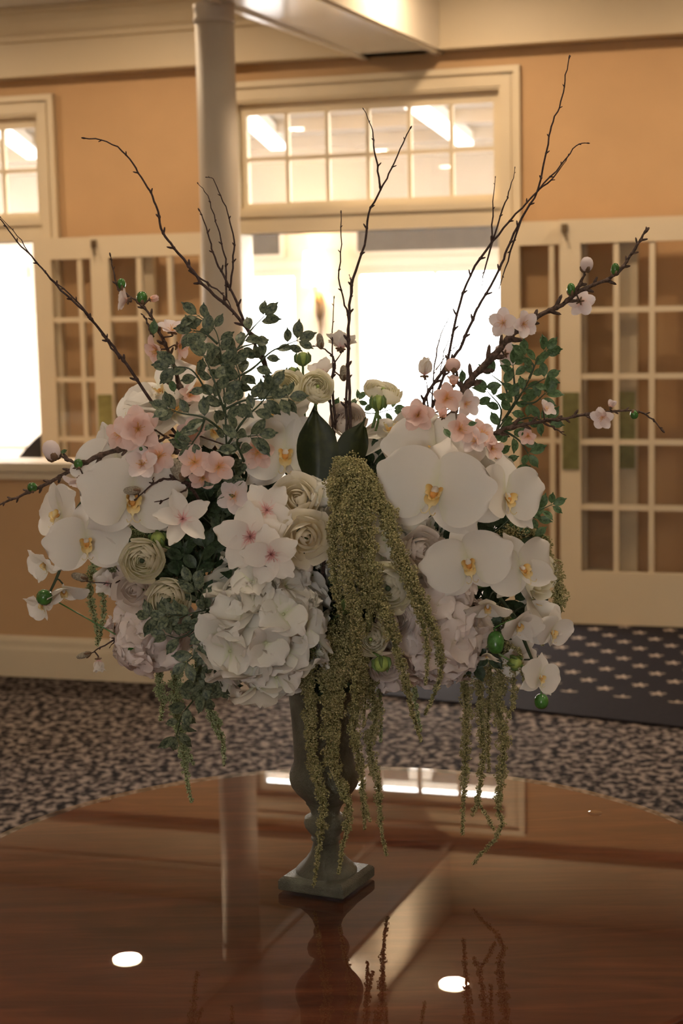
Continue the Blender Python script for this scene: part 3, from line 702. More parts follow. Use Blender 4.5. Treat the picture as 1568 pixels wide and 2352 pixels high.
def round_flower(name, label, cat, group, rings, mat, px, py, rpx, face, roll=0, d=None, centre=True, mulx=1.0, stem=True, tilt=4):
    p = P(px, py, d); s = rpx/PXM; rr = random.Random(int(px*3+py))
    e = bpy.data.objects.new(name, None); COL.objects.link(e); e.location = p; e.empty_display_size = 0.03
    tag(e, label, cat, group)
    M0 = Matrix.Translation(-p) @ frame(p, face, roll, s) @ Matrix.Diagonal((1, mulx, 1, 1))
    for ri, (n, meshes) in enumerate(rings):
        o0 = rr.random()*360
        for i in range(n):
            link('petal', meshes[mat.name], e, M0 @ Matrix.Rotation(R(o0+360/n*i+rr.uniform(-8, 8)), 4, 'Z') @ Matrix.Rotation(R(rr.uniform(-tilt, tilt)), 4, 'X') @ Matrix.Scale(rr.uniform(0.97, 1.04), 4))
    if centre:
        mb = MB(); mb.blob((0, 0, 0.14), (0, 0, 1), 0.11, 0.10, 10, 6); c = mb.build('centre', bpy.data.materials['dark_green_stem'] if centre == 2 else pbud_m, e, True, M0)
        c['label'] = 'small green button in the middle'
    f = Vector((face[0], -face[2], face[1])).normalized()
    path = stem_path(p-f*(0.45*s)); mb = MB(); mb.tube([q-p for q in [p-f*0.2*s]+path], 0.0022, 6); mb.build('stem', stem_m, e, True)
    return e

# --- hydrangea heads
def _floret(mat, seed, open_=0.0):
    rr = random.Random(seed); mb = MB()
    for i in range(4):
        V, Fc, T = petal_grid(0.98, 0.60, 0.62, 0.5, 0.22+rr.uniform(-0.1, 0.2), 0.30+open_, -0.55*rr.uniform(0.3, 1.3), ruf=0.15, rf=3.4, base=0.2, nu=6, nv=5, seed=seed*7+i, point=0.25)
        M = rotp(90*i+rr.uniform(-8, 8), rr.uniform(-8, 16), 0.01*(i % 2), rr.uniform(-12, 12)); mb.add([M @ Vector(v) for v in V], Fc, T)
    mb.blob((0, 0, 0.05), (0, 0, 1), 0.06, 0.05, 6, 4); mb.T[-20:] = [0.0]*20
    return mb.mesh('hydrangea_floret', mat, True)
FLW = [_floret(hyd_w, i, 0.25*(i % 2)) for i in range(5)]; FLP = [_floret(hyd_p, i+40, 0.25*(i % 2)) for i in range(5)]
def hydrangea(label, px, py, rpx, d, kind, n=44, face=(0, 0, 1), fr=0.33, rx=1.0, rz=1.0, lim=-0.25):
    p = P(px, py, d); Rr = rpx/PXM; rr = random.Random(int(px+py)); e = empty('hydrangea_head', p)
    tag(e, label, 'hydrangea', 'hydrangea heads'); f = Vector((face[0], -face[2], face[1])).normalized(); ml = FLW if kind == 'w' else FLP
    N = int(n*2/(1-lim)*1.0); 
    ms = MB()
    Rr_ = Rr
    for i in range(N):
        z = 1-2*(i+0.5)/N; a = i*2.39996+rr.random()*0.3
        v = Vector((math.sqrt(1-z*z)*math.cos(a), math.sqrt(1-z*z)*math.sin(a), z))
        if v.dot(f) < lim: continue
        sc_ = Rr*fr*rr.uniform(0.85, 1.3); q = Vector((v.x*rx, v.y, v.z*rz))*(Rr*rr.uniform(0.74, 0.95))
        v2 = (v+Vector((rr.uniform(-.55, .55), rr.uniform(-.55, .55), rr.uniform(-.55, .55)))).normalized()
        up = Vector((rr.uniform(-1, 1), rr.uniform(-1, 1), rr.uniform(-1, 1))); x = up.cross(v2).normalized(); y = v2.cross(x)
        M = Matrix(((x.x*sc_, y.x*sc_, v2.x*sc_, q.x), (x.y*sc_, y.y*sc_, v2.y*sc_, q.y), (x.z*sc_, y.z*sc_, v2.z*sc_, q.z), (0, 0, 0, 1)))
        link('floret', rr.choice(ml), e, M); ms.tube([q*0.15, q*0.98], 0.0008, 3)
    path = stem_path(p); ms.tube([v-p for v in path], 0.003, 6); ms.build('stem', stem_m, e, True)
    core = MB(); core.blob((0, 0, 0), (0, 0, 1), Rr*0.60, Rr*0.60*rz, 14, 10); core.T = [0.5]*len(core.T); core.build('inner_petals', hyd_w if kind == 'w' else hyd_p, e, True)
    return e

# --- leaves
def leafm(name, mat, L=1.0, Wd=0.27, seed=0, bend=-0.5, fold=-0.22, nu=6, nv=4, q=0.68, p=0.90, point=0.32):
    V, Fc, T = petal_grid(L, Wd, p, q, 0.0, 0.25, bend, base=0.06, nu=nu, nv=nv, seed=seed, point=point, fold=fold)
    mb = MB(); mb.add(V, Fc, T); mb.tube([(0, -0.18, -0.02), (0, 0.02, 0)], 0.018, 4); return mb.mesh(name, mat, True)
LV = {'dusty': [leafm('leaf', leaf_m, seed=i, Wd=0.28, bend=-0.2-0.3*i) for i in range(3)], 'green': [leafm('leaf', gleaf_m, seed=i, Wd=0.27, bend=-0.2-0.3*i) for i in range(3)],
      'dark': [leafm('leaf', dleaf_m, seed=i, Wd=0.30, bend=-0.2-0.3*i) for i in range(3)]}
def leaf_at(parent, base, p, dirv, nrm, s, kind, rr, nm='leaf'):
    y = dirv.normalized(); z = (nrm-y*nrm.dot(y)); z = z.normalized() if z.length > 1e-3 else Vector((0, -1, 0)); x = y.cross(z)
    M = Matrix(((x.x*s, y.x*s, z.x*s, p.x-base.x), (x.y*s, y.y*s, z.y*s, p.y-base.y), (x.z*s, y.z*s, z.z*s, p.z-base.z), (0, 0, 0, 1)))
    o = link(nm, rr.choice(LV[kind]), parent, M); return o
def foliage(name, label, cat, group, branches, kind, size=40, step=26, d=0.0, stem=dstem_m, seed=1, root_to=True, rad=0.0013):
    """branches: lists of photo points with a depth; leaves sit in loose pairs along each"""
    rr = random.Random(seed); b0_ = branches[0]; base = P(b0_[0][0], b0_[0][1], b0_[0][2]); e = empty(name, base); tag(e, label, cat, group)
    mb = MB()
    for bi, br in enumerate(branches):
        pts = crom([P(x, y, dd) for x, y, dd in br], 6)
        if bi == 0 and root_to: pts_full = list(reversed(stem_path(pts[0])))[:-1]+pts
        else: pts_full = pts
        mb.tube([q-base for q in pts_full], [max(0.0006, rad*(1.5-1.1*i/len(pts_full))) for i in range(len(pts_full))], 5)
        acc = 0; sgn = 1
        for i in range(1, len(pts)):
            dv = pts[i]-pts[i-1]; acc += dv.length*PXM
            if acc < step and i < len(pts)-1: continue
            acc = 0; u = dv.normalized()
            for s_ in ((-1, 1) if rr.random() < 0.7 else (sgn,)):
                nrm = Vector((rr.uniform(-.7, .7), -1, rr.uniform(-.5, .9))).normalized(); side = u.cross(nrm).normalized()*s_
                dr = (u*rr.uniform(0.25, 0.8)+side*rr.uniform(0.6, 1.1)+Vector((0, rr.uniform(-.4, .4), 0.05))).normalized()
                leaf_at(e, base, pts[i]+dr*0.003, dr, nrm, size*rr.uniform(0.75, 1.15)/PXM, kind, rr)
            sgn = -sgn
        u = (pts[-1]-pts[-2]).normalized(); leaf_at(e, base, pts[-1]+u*0.003, u, Vector((rr.uniform(-.5, .5), -1, 0.2)), size/PXM, kind, rr)
    mb.build('stem', stem, e, True); return e

# --- twigs and branches
def twig(name, label, cat, group, lines, r0, mat, nodes=22, kink=1.0, seed=3, to_core=True, parts=None, mat_scale=None, knob=1.9, bmp=0.0, bud=False):
    rr = random.Random(seed); p0 = P(*lines[0][0]); e = empty(name, p0); tag(e, label, cat, group); mb = MB()
    for li, ln in enumerate(lines):
        pts = crom([P(*q) for q in ln], 4); n0 = 0
        for q in pts[1:-1]: q.x += rr.uniform(-1, 1)*0.0006*kink; q.z += rr.uniform(-1, 1)*0.0006*kink
        if li == 0 and to_core: pre = list(reversed(stem_path(pts[0])))[:-1]; pts = pre+pts; n0 = len(pre)
        rb = r0 if li == 0 else r0*0.62; n = len(pts)
        rad = [rb*(1.0-0.72*max(0, (i-n0))/max(1, n-1-n0))*(1+rr.uniform(-bmp, bmp)) for i in range(n)]
        mb.tube([q-p0 for q in pts], rad, 6)
        acc = 0; sg = 1
        for i in range(max(1, n0), n):
            dv = pts[i]-pts[i-1]; acc += dv.length*PXM
            if acc > nodes*rr.uniform(0.7, 1.5):
                acc = 0; sg = -sg; u = dv.normalized(); side = u.cross(Vector((0, 1, 0))).normalized()*sg
                q = pts[i]-p0; a = (u+side*0.8).normalized(); L_ = rad[i]*rr.uniform(2.0, 3.6)
                mb.blob(q+side*rad[i]*0.5+a*L_*0.6, a, rad[i]*0.9, L_, 5, 4)
                mb.blob(q, u, rad[i]*1.35, rad[i]*2.0, 6, 4)
        u = (pts[-1]-pts[-2]).normalized(); mb.blob(pts[-1]-p0, u, rad[-1]*knob, rad[-1]*4.5, 5, 4)
    mb.build('wood', mat, e, True)
    return e, p0
def small_bud(parent, base, px, py, d, rx, rl, ax, mat, name='bud', calyx=True):
    p = P(px, py, d); a = Vector((ax[0], -ax[2], ax[1])).normalized(); mb = MB(); mb.blob(p-base, a, rx/PXM, rl/PXM, 10, 7, 0, 0.85); mb.T = [0.7]*len(mb.T)
    if calyx:
        for k in range(3):
            w = Matrix.Rotation(k*2.09, 3, a); sd = w @ a.cross(Vector((0.3, 1, 0.2))).normalized()
            mb.blob(p-base-a*(rl/PXM*0.65)+sd*(rx/PXM*0.55), (a+sd*0.6), rx/PXM*0.45, rl/PXM*0.55, 5, 4, 1)
    return mb.build(name, [mat, calyx_m], parent, True)

# --- amaranthus
def _octa():
    return np.array([(1, 0, 0), (-1, 0, 0), (0, 1, 0), (0, -1, 0), (0, 0, 1), (0, 0, -1)], float), np.array([(0, 2, 4), (2, 1, 4), (1, 3, 4), (3, 0, 4), (2, 0, 5), (1, 2, 5), (3, 1, 5), (0, 3, 5)])
OV, OF = _octa()
def tris_mesh(name, V, Fc, mat):
    me = bpy.data.meshes.new(name); me.vertices.add(len(V)); me.vertices.foreach_set('co', V.astype(np.float32).ravel())
    me.loops.add(len(Fc)*3); me.loops.foreach_set('vertex_index', Fc.astype(np.int32).ravel())
    me.polygons.add(len(Fc)); me.polygons.foreach_set('loop_start', np.arange(0, len(Fc)*3, 3, dtype=np.int32)); me.polygons.foreach_set('loop_total', np.full(len(Fc), 3, dtype=np.int32))
    me.materials.append(mat); me.update(calc_edges=True); me.validate(); return me
def seeds(pts, rads, mat, dens=1.0, bead=0.0013):
    pts = np.array([tuple(p) for p in pts]); seg = np.linalg.norm(np.diff(pts, axis=0), axis=1); L = seg.sum(); cum = np.r_[0, np.cumsum(seg)]
    # clumps along the cord, seeds round each clump
    C = []; Rr = []; s = 0.0; ph0 = RG.uniform(0, 6)
    while s < L:
        f = s/L; p = np.array([np.interp(s, cum, pts[:, k]) for k in range(3)]); r_ = np.interp(f, np.linspace(0, 1, len(rads)), rads)
        r_ *= 1+0.30*math.sin(s/0.0042+ph0)*math.sin(s/0.0113+ph0*2); nclump = max(2, int(2+r_/0.004))
        for _ in range(nclump):
            v = RG.normal(size=3); v /= np.linalg.norm(v); C.append(p+v*r_*0.62*RG.uniform(0.55, 1.0)); Rr.append(max(0.0022, r_*RG.uniform(0.33, 0.52)))
        s += max(0.0028, r_*0.55)
    C = np.array(C); Rr = np.array(Rr); cnt = np.clip((dens*1.7*(Rr/bead)**2).astype(int), 5, 60)
    idx = np.repeat(np.arange(len(C)), cnt); v = RG.normal(size=(len(idx), 3)); v /= np.linalg.norm(v, axis=1)[:, None]
    B = C[idx]+v*(Rr[idx]*RG.uniform(0.75, 1.12, len(idx)))[:, None]; sz = bead*RG.uniform(0.6, 1.25, len(idx))
    Q = RG.normal(size=(len(idx), 3, 3)); Q, _ = np.linalg.qr(Q)
    st = np.array([1.0, 0.8, 1.35])
    V = (OV*st)[None]*sz[:, None, None]; V = np.einsum('nij,nkj->nki', Q, V)+B[:, None]
    F_ = OF[None]+(np.arange(len(idx))*6)[:, None, None]
    return V.reshape(-1, 3), F_.reshape(-1, 3)
def amaranthus(label, strands, mat=am_m, tail=True, dens=1.0, fat=1.0):
    p0 = P(strands[0][0][0][0], strands[0][0][0][1], strands[0][0][0][2]); e = empty('amaranthus_plume', p0); tag(e, label, 'amaranthus', 'hanging amaranthus plumes')
    for si, (ln, r0, r1) in enumerate(strands):
        pts = crom([P(*q) for q in ln], 6); loc = [q-p0 for q in pts]
        mb = MB(); mb.tube(loc, [max(0.0008, (r0+(r1-r0)*i/len(loc))/PXM*0.33) for i in range(len(loc))], 5)
        if si == 0 and tail: mb.tube([q-p0 for q in stem_path(pts[0])], 0.0022, 5)
        o = mb.build('strand', amstem_m, e, True)
        n = 8; rads = [1.38*fat*(r0+(r1-r0)*(i/n)**1.6)/PXM for i in range(n+1)]; rads[-1] *= 0.4; rads[-2] *= 0.75
        V, Fc = seeds(loc, rads, mat, dens)
        s_ = link('seed_clusters', tris_mesh('seed_clusters', V, Fc, mat), o); s_['kind'] = 'stuff'
    return e

# ------------------------------------------------------------------ the arrangement
# dense dark greenery that fills the middle
rr = random.Random(5)
for gi, (label, pts) in enumerate((
    ('dark leafy sprig filling the gap left of the white hydrangea', [[(470, 1390, 0.06), (430, 1300, 0.08), (420, 1240, 0.08)], [(470, 1350, 0.07), (500, 1250, 0.08), (510, 1180, 0.07)], [(450, 1330, 0.07), (395, 1260, 0.07), (370, 1200, 0.05)], [(480, 1300, 0.07), (540, 1290, 0.08)], [(470, 1400, 0.06), (400, 1330, 0.08)], [(500, 1200, 0.06), (470, 1130, 0.05)], [(480, 1380, 0.08), (450, 1330, 0.10), (470, 1260, 0.10)]]),
    ('dark leafy sprig deep behind the pink blossoms and big leaf', [[(640, 1150, 0.03), (560, 1080, 0.04), (470, 1060, 0.03)], [(600, 1130, 0.03), (520, 1110, 0.04), (440, 1120, 0.04)], [(620, 1120, 0.02), (600, 1040, 0.02), (560, 1000, 0.02)], [(560, 1080, 0.03), (500, 1140, 0.03)], [(640, 1110, 0.0), (700, 1080, 0.0)]]),
    ('dark leafy sprig in the shadows right of the green plume', [[(800, 1160, 0.04), (880, 1090, 0.05), (930, 1050, 0.04)], [(860, 1130, 0.04), (950, 1150, 0.05), (1010, 1190, 0.04)], [(840, 1110, 0.03), (870, 1050, 0.03), (920, 1020, 0.02)], [(900, 1160, 0.04), (980, 1210, 0.03), (1060, 1200, 0.03), (1110, 1180, 0.03)], [(900, 1100, 0.03), (1000, 1080, 0.0), (1080, 1050, 0.0)]]),
    ('dark leafy sprig at the lower right above the hanging plumes', [[(1010, 1420, 0.0), (1080, 1430, 0.03), (1130, 1450, 0.03)], [(1050, 1420, 0.02), (1120, 1500, 0.03)], [(1060, 1440, 0.02), (1090, 1520, 0.03)], [(1070, 1420, 0.0), (1170, 1380, 0.0), (1210, 1400, 0.0)], [(1110, 1470, 0.02), (1170, 1500, 0.0), (1200, 1530, 0.0)]]),
    ('dark leafy sprig under the blossoms above the urn rim', [[(760, 1420, 0.02), (740, 1500, 0.04), (720, 1560, 0.05)], [(760, 1430, 0.02), (790, 1480, 0.03), (850, 1440, 0.04)], [(740, 1440, 0.03), (800, 1380, 0.06), (760, 1350, 0.05)], [(740, 1440, 0.03), (760, 1520, 0.06), (770, 1570, 0.06)]]))):
    foliage('leafy_sprig', label, 'greenery', 'dark leafy filler sprigs', pts, 'dark', 44, 14, seed=gi+60)

rr = random.Random(77)
for gi, (cx_, cy_, lab) in enumerate(((430, 1200, 'dark greenery deep behind the left side blooms'), (640, 1300, 'dark greenery deep behind the middle blooms'), (820, 1180, 'dark greenery deep behind the green plume crown'), (960, 1240, 'dark greenery deep behind the right side orchids'), (1080, 1330, 'dark greenery deep behind the lower right orchids'), (800, 1400, 'dark greenery deep below the middle of the green plume'))):
    brs = []
    for k in range(9):
        a = k*0.7+rr.random()*0.5; r1_ = rr.uniform(0.6, 1.0); dd = rr.uniform(-0.07, 0.03)
        brs.append([(cx_, cy_, -0.03), (cx_+70*r1_*math.cos(a), cy_+75*r1_*math.sin(a), dd), (cx_+125*r1_*math.cos(a+0.2), cy_+140*r1_*math.sin(a+0.2), dd)])
    foliage('leafy_sprig', lab, 'greenery', 'dark leafy filler sprigs', brs, 'dark', 58, 17, seed=gi+80)

# hydrangea heads
hydrangea('large creamy white hydrangea head low in the centre left', 605, 1432, 146, 0.075, 'w', 44, (0, 0, 1), 0.41, 0.92, 1.02, -0.3)
hydrangea('blush pink hydrangea head right of the dangling green plume', 1005, 1440, 124, 0.035, 'p', 44, (0, 0, 1), 0.40, 0.85, 1.08, -0.3)
hydrangea('pale pink hydrangea head at the lower left edge', 352, 1445, 92, 0.03, 'p', 40, (-.3, 0, 1), 0.40, 1.0, 0.95, -0.3)
hydrangea('white hydrangea head half hidden behind the green plume', 850, 1265, 110, 0.035, 'w', 40, (0.1, 0, 1), 0.36, 1.0, 1.0, -0.1)
hydrangea('small white hydrangea head above the cream roses', 735, 1150, 62, 0.06, 'w', 24, (0, 0.2, 1), 0.48, 1.0, 1.0, -0.1)
hydrangea('pinkish hydrangea head at the bottom below the cream ranunculus', 925, 1505, 72, 0.03, 'p', 28, (0, -.2, 1), 0.42, 1.0, 0.9, -0.2)
hydrangea('white hydrangea head right of the dark gap beneath the large orchid', 940, 1215, 72, 0.03, 'w', 28, (0.2, 0, 1), 0.42, 1.0, 1.0, -0.1)
hydrangea('soft white hydrangea head behind the left ranunculus pair', 330, 1330, 66, 0.02, 'p', 24, (-.3, 0, 1), 0.44, 1.0, 1.0, -0.1)

# orchid sprays
orchid_spray('white orchid spray trailing down the left side in front of the tan wall', [
    (199, 1243, 96, (0.10, 0.05, 1), 4, 0.10), (140, 1180, 82, (-0.75, 0.15, 0.55), 20, 0.05), (160, 1225, 70, (-0.9, 0.1, -0.2), -10, 0.03), (104, 1292, 50, (-0.5, -0.45, 0.7), 30, 0.05, 0.5),
    (146, 1352, 60, (0.15, -0.72, 0.6), 5, 0.06, 0.4), (98, 1385, 46, (-0.5, -0.5, 0.5), 40, 0.04, 0.5), (255, 1290, 58, (0.5, -0.2, 0.3), 60, 0.03)],
    [(110, 1370, 0.05), (140, 1300, 0.05), (160, 1200, 0.05), (230, 1110, 0.04), (330, 1070, 0.03)], [(102, 1372, 0.075, 18, 23, (0.1, 0.3, 1)), (300, 1486, 0.06, 17, 15, (0.2, -0.3, 1))])
orchid_spray('white orchid spray with two overlapping large blooms at the upper left', [
    (300, 1145, 120, (0.35, 0.0, 1), -6, 0.115), (275, 1070, 105, (0.2, 0.35, 0.9), 12, 0.07), (230, 1040, 80, (-0.85, 0.3, 0.25), 15, 0.04), (262, 1180, 80, (0.7, -0.1, 0.6), 30, 0.06)],
    [(270, 1050, 0.05), (300, 1090, 0.06), (400, 1120, 0.03)])
orchid_spray('white orchid spray reaching up behind the left pink blossoms', [
    (372, 905, 95, (-0.25, 0.65, 0.5), 38, 0.0), (400, 950, 110, (0.1, 0.75, 0.45), 0, 0.02), (330, 950, 85, (-0.4, 0.7, 0.5), -20, 0.0), (494, 985, 86, (0.05, 0.05, 1), 0, 0.03)],
    [(360, 890, -0.02), (430, 960, -0.01), (530, 1040, 0.0)])
orchid_spray('shaded white orchid beside the large dark leaf', [
    (655, 1040, 112, (0.05, 0.05, 1), -4, 0.055), (640, 960, 80, (-0.3, 0.5, 0.6), 30, 0.02), (545, 960, 80, (-0.3, 0.6, 0.5), -30, 0.01)],
    [(640, 960, 0.01), (660, 1030, 0.02), (690, 1120, 0.0)])
orchid_spray('white orchid spray with the largest bloom at the upper right', [
    (1000, 1128, 132, (-0.18, 0.15, 1), -14, 0.12), (1000, 1040, 120, (0.0, 0.45, 0.9), 8, 0.06), (900, 1000, 112, (-0.1, 0.85, 0.35), 10, 0.02), (905, 1075, 80, (-0.5, -0.1, 0.6), 30, 0.02),
    (1160, 1140, 98, (0.45, 0.10, 0.9), -10, 0.09), (1110, 1090, 90, (0.2, 0.4, 0.8), 25, 0.05), (1130, 1055, 70, (0.6, 0.6, 0.2), 10, 0.03)],
    [(1150, 1060, 0.02), (1050, 1060, 0.02), (1075, 1180, 0.06), (1105, 1260, 0.05)])
orchid_spray('white orchid spray cascading down the right edge with green buds', [
    (1075, 1290, 105, (-0.05, -0.05, 1), 12, 0.11), (1196, 1305, 88, (0.35, 0.05, 0.9), 24, 0.08), (1120, 1388, 58, (-0.1, -0.65, 0.75), 0, 0.10, 0.45), (1190, 1430, 58, (0.2, -0.6, 0.7), -8, 0.08, 0.45),
    (1264, 1450, 58, (0.55, -0.1, 0.75), -14, 0.05), (1238, 1555, 56, (0.45, 0.15, 0.8), -20, 0.05), (1222, 1440, 78, (-0.15, 0.1, 0.3), 30, 0.02), (1190, 1520, 48, (0.1, 0.1, 0.8), 20, 0.02), (1118, 1500, 36, (0.0, -0.8, 0.5), 0, 0.06, 0.6),
    (1225, 1385, 66, (0.6, 0.1, 0.3), 50, 0.02)],
    [(1245, 1570, 0.04), (1215, 1500, 0.04), (1180, 1420, 0.05), (1120, 1330, 0.05), (1100, 1250, 0.04)],
    [(1138, 1476, 0.10, 19, 25, (0.0, -1, 0.3)), (1243, 1611, 0.055, 16, 17, (0, -1, 0.2))])

# cream roses and ranunculus
round_flower('cream_rose', 'open cream rose at the centre just left of the green plume', 'rose', 'cream roses', ROSE, rose_m, 703, 1235, 66, (0.08, 0.05, 1), 20, 0.15, False)
round_flower('cream_rose', 'cream rose tipped up behind the open centre rose', 'rose', 'cream roses', ROSE, rose_m, 683, 1145, 58, (-0.2, 0.35, 0.85), 70, 0.10, False)
round_flower('cream_rose', 'pale rose peeking right of the green plume under the large orchid', 'rose', 'cream roses', ROSE, blush_m, 968, 1262, 54, (0.35, 0.05, 0.9), 0, 0.085, False)
round_flower('cream_rose', 'blush white rose below the upper left ranunculus', 'rose', 'cream roses', ROSE, blush_m, 308, 1355, 52, (-0.2, 0.0, 1), 0, 0.075, False)
round_flower('cream_rose', 'yellowish rose on the right edge behind the orchids', 'rose', 'cream roses', ROSE, ran_m, 1238, 1325, 54, (0.6, 0, 0.7), 0, 0.03, False)
round_flower('cream_rose', 'cream rose deep between the left ranunculus and dark leaves', 'rose', 'cream roses', ROSE, rose_m, 385, 1300, 44, (0.2, 0, 0.9), 30, 0.06, False)
round_flower('ranunculus', 'yellow cream ranunculus with dark eye, higher of the left pair', 'ranunculus', 'cream ranunculus blooms', RAN, ran_m, 327, 1287, 50, (-0.05, 0.02, 1), 0, 0.115, 2)
round_flower('ranunculus', 'yellow cream ranunculus lower in the left pair above dusty leaves', 'ranunculus', 'cream ranunculus blooms', RAN, ran_m, 387, 1377, 49, (0.02, -0.02, 1), 0, 0.11, 2)
round_flower('ranunculus', 'large cream ranunculus facing left beside the hanging plume strands', 'ranunculus', 'cream ranunculus blooms', RAN, ran_m, 893, 1350, 58, (-0.28, 0.0, 1), 0, 0.13, 2)
round_flower('ranunculus', 'small greenish ranunculus low beneath the hanging plume strands', 'ranunculus', 'cream ranunculus blooms', RAN, ran_m, 852, 1468, 38, (-0.2, 0.1, 1), 0, 0.12, 1)
round_flower('ranunculus', 'cream ranunculus behind the pale green bud at the bottom', 'ranunculus', 'cream ranunculus blooms', RAN, blush_m, 888, 1530, 44, (0.15, -0.5, 0.8), 0, 0.09, 1)
round_flower('ranunculus', 'peach ranunculus tucked under the large cream one', 'ranunculus', 'cream ranunculus blooms', RAN, blush_m, 905, 1425, 42, (0.1, 0.1, 1), 0, 0.09, 1)
round_flower('ranunculus', 'cream ranunculus on top, left one of the backlit pair', 'ranunculus', 'cream ranunculus blooms', RAN, ran_m, 655, 893, 50, (-0.05, 0.62, 0.7), 0, 0.03, 2)
round_flower('ranunculus', 'cream ranunculus on top, right one of the backlit pair', 'ranunculus', 'cream ranunculus blooms', RAN, ran_m, 728, 889, 38, (0.25, 0.3, 0.9), 0, 0.04, 1)
round_flower('ranunculus', 'cream ranunculus side on against the bright window right of the tall twig', 'ranunculus', 'cream ranunculus blooms', RAN, ran_m, 878, 900, 46, (0.25, 0.85, 0.35), 0, 0.0, 1)
round_flower('ranunculus', 'cream ranunculus glimpsed behind the twigs above the big leaves', 'ranunculus', 'cream ranunculus blooms', RAN, blush_m, 800, 965, 44, (0.1, 0.5, 0.8), 0, -0.01, 1)
def stalk_bud(label, px, py, rx, rl, d, ax=(0, 1, 0.1), to=None, mat=pbud_m, name='ranunculus_bud', cat='flower bud', sep=True):
    p = P(px, py, d); e = empty(name, p); tag(e, label, cat); a = Vector((ax[0], -ax[2], ax[1])).normalized()
    mb = MB(); mb.blob((0, 0, 0), a, rx/PXM, rl/PXM, 12, 8); mb.build('bud', mat, e, True)
    if sep:
        mb = MB()
        x = a.cross(Vector((0.2, 1, 0.3))).normalized()
        for k in range(5):
            w = Matrix.Rotation(k*1.2566, 3, a) @ x; mb.tube([(-a*0.9*rl+w*0.3*rx)/PXM, (-a*0.3*rl+w*1.02*rx)/PXM, (a*0.35*rl+w*1.08*rx)/PXM, (a*0.95*rl+w*0.85*rx)/PXM], [3.2/PXM, 5.5/PXM, 4.2/PXM, 0.8/PXM], 5)
        mb.build('sepals', stem_m, e, True)
    mb = MB(); tp = stem_path(p-a*rl*1.0/PXM)
    if to: tp = crom([p-a*rl*0.9/PXM, P(*to)], 4)+stem_path(P(*to))[1:]
    mb.tube([q-p for q in tp], 0.0016, 6); mb.build('stem', stem_m, e, True); return e
stalk_bud('pale green bud standing on a stalk against the bright window', 695, 824, 15, 15, 0.01, to=(696, 905, 0.0))
stalk_bud('pale green bud behind the left ranunculus on top', 671, 856, 13, 13, -0.01, to=(672, 910, -0.02))
stalk_bud('pale green bud in front of the side on ranunculus', 868, 925, 15, 17, 0.03, to=(868, 970, 0.01))
stalk_bud('small yellow green bud low beside the dangling strands', 796, 1390, 14, 15, 0.13)
stalk_bud('round green bud with pale tips at the very bottom centre', 876, 1525, 17, 17, 0.14, (0.1, -0.8, 0.6))
stalk_bud('olive green bud above the left ranunculus', 362, 1238, 16, 17, 0.10, (0, 0.6, 0.6))
stalk_bud('yellow green bud at the lower right between orchids and plumes', 1183, 1522, 14, 15, 0.06, (0.4, 0.0, 0.7), to=(1110, 1480, 0.05))

# white blossoms with pink centres
def cluster(name, label, cat, group, lines, r0, flowers, mat=twig_m, buds=(), seed=3, nodes=30, bmp=0.12, kink=1.4, leaves=()):
    e, p0 = twig(name, label, cat, group, lines, r0, mat, nodes, kink, seed, bmp=bmp); inv = Matrix.Translation(-p0)
    for f in flowers:
        px, py, rpx, face, roll, d, kind = f[:7]; cl = f[7] if len(f) > 7 else 0.0; n = f[8] if len(f) > 8 else 5; dbl = len(f) > 9 and f[9]
        M = inv @ frame(P(px, py, d), face, roll, rpx/PXM); b = blossom(e, M, kind, int(px+py*3), cl, n, dbl); b.name = 'blossom'
        # short stalk to the nearest branch point
        p = P(px, py, d); q = min((v for ln in lines for v in crom([P(*w) for w in ln], 6)), key=lambda v: (v-p).length); fdir = Vector((face[0], -face[2], face[1])).normalized()
        if (q-p).length > 0.003:
            mb = MB(); mb.tube([v-p0 for v in crom([p-fdir*(0.1*rpx/PXM), p-fdir*(0.25*rpx/PXM), q], 3)], 0.0011, 5); mb.build('stalk', mat, e, True)
    for b in buds:
        px, py, d, rx, rl, ax, m_ = b; o = small_bud(e, p0, px, py, d, rx, rl, ax, m_)
        p = P(px, py, d); q = min((v for ln in lines for v in crom([P(*w) for w in ln], 6)), key=lambda v: (v-p).length)
        a = Vector((ax[0], -ax[2], ax[1])).normalized()
        mb = MB(); mb.tube([p-p0-a*(rl*0.8/PXM), q-p0], 0.0010, 5); mb.build('stalk', mat, e, True)
    for (px, py, d, L_, ax, kd) in leaves:
        p = P(px, py, d); leaf_at(e, p0, p, Vector((ax[0], -ax[2], ax[1])), Vector((0.2, -1, 0.3)), L_/PXM, kd, random.Random(px))
    return e
cluster('white_blossom_branch', 'twig of white blossoms with pink centres above the white hydrangea', 'blossom branch', 'white blossom twigs',
    [[(745, 1265, 0.10), (705, 1290, 0.13), (650, 1260, 0.14)], [(690, 1280, 0.13), (620, 1230, 0.13), (600, 1200, 0.12)]], 0.0022,
    [(574, 1232, 78, (0.05, 0.0, 1), 0, 0.155, 'star', 0, 5), (612, 1172, 62, (0.05, 0.25, 1), 30, 0.14, 'star', 0, 5), (622, 1272, 66, (0.1, -0.15, 1), 15, 0.165, 'star', 0, 5)], buds=[(708, 1300, 0.14, 10, 13, (0.3, -0.8, 0.5), star_m)])
cluster('white_blossom_branch', 'single star shaped white blossom over the dark leaves at centre left', 'blossom branch', 'white blossom twigs',
    [[(470, 1260, 0.08), (440, 1225, 0.10), (422, 1205, 0.11)]], 0.0018, [(420, 1193, 66, (0.05, 0.35, 0.9), 14, 0.13, 'mag', 0, 5)])
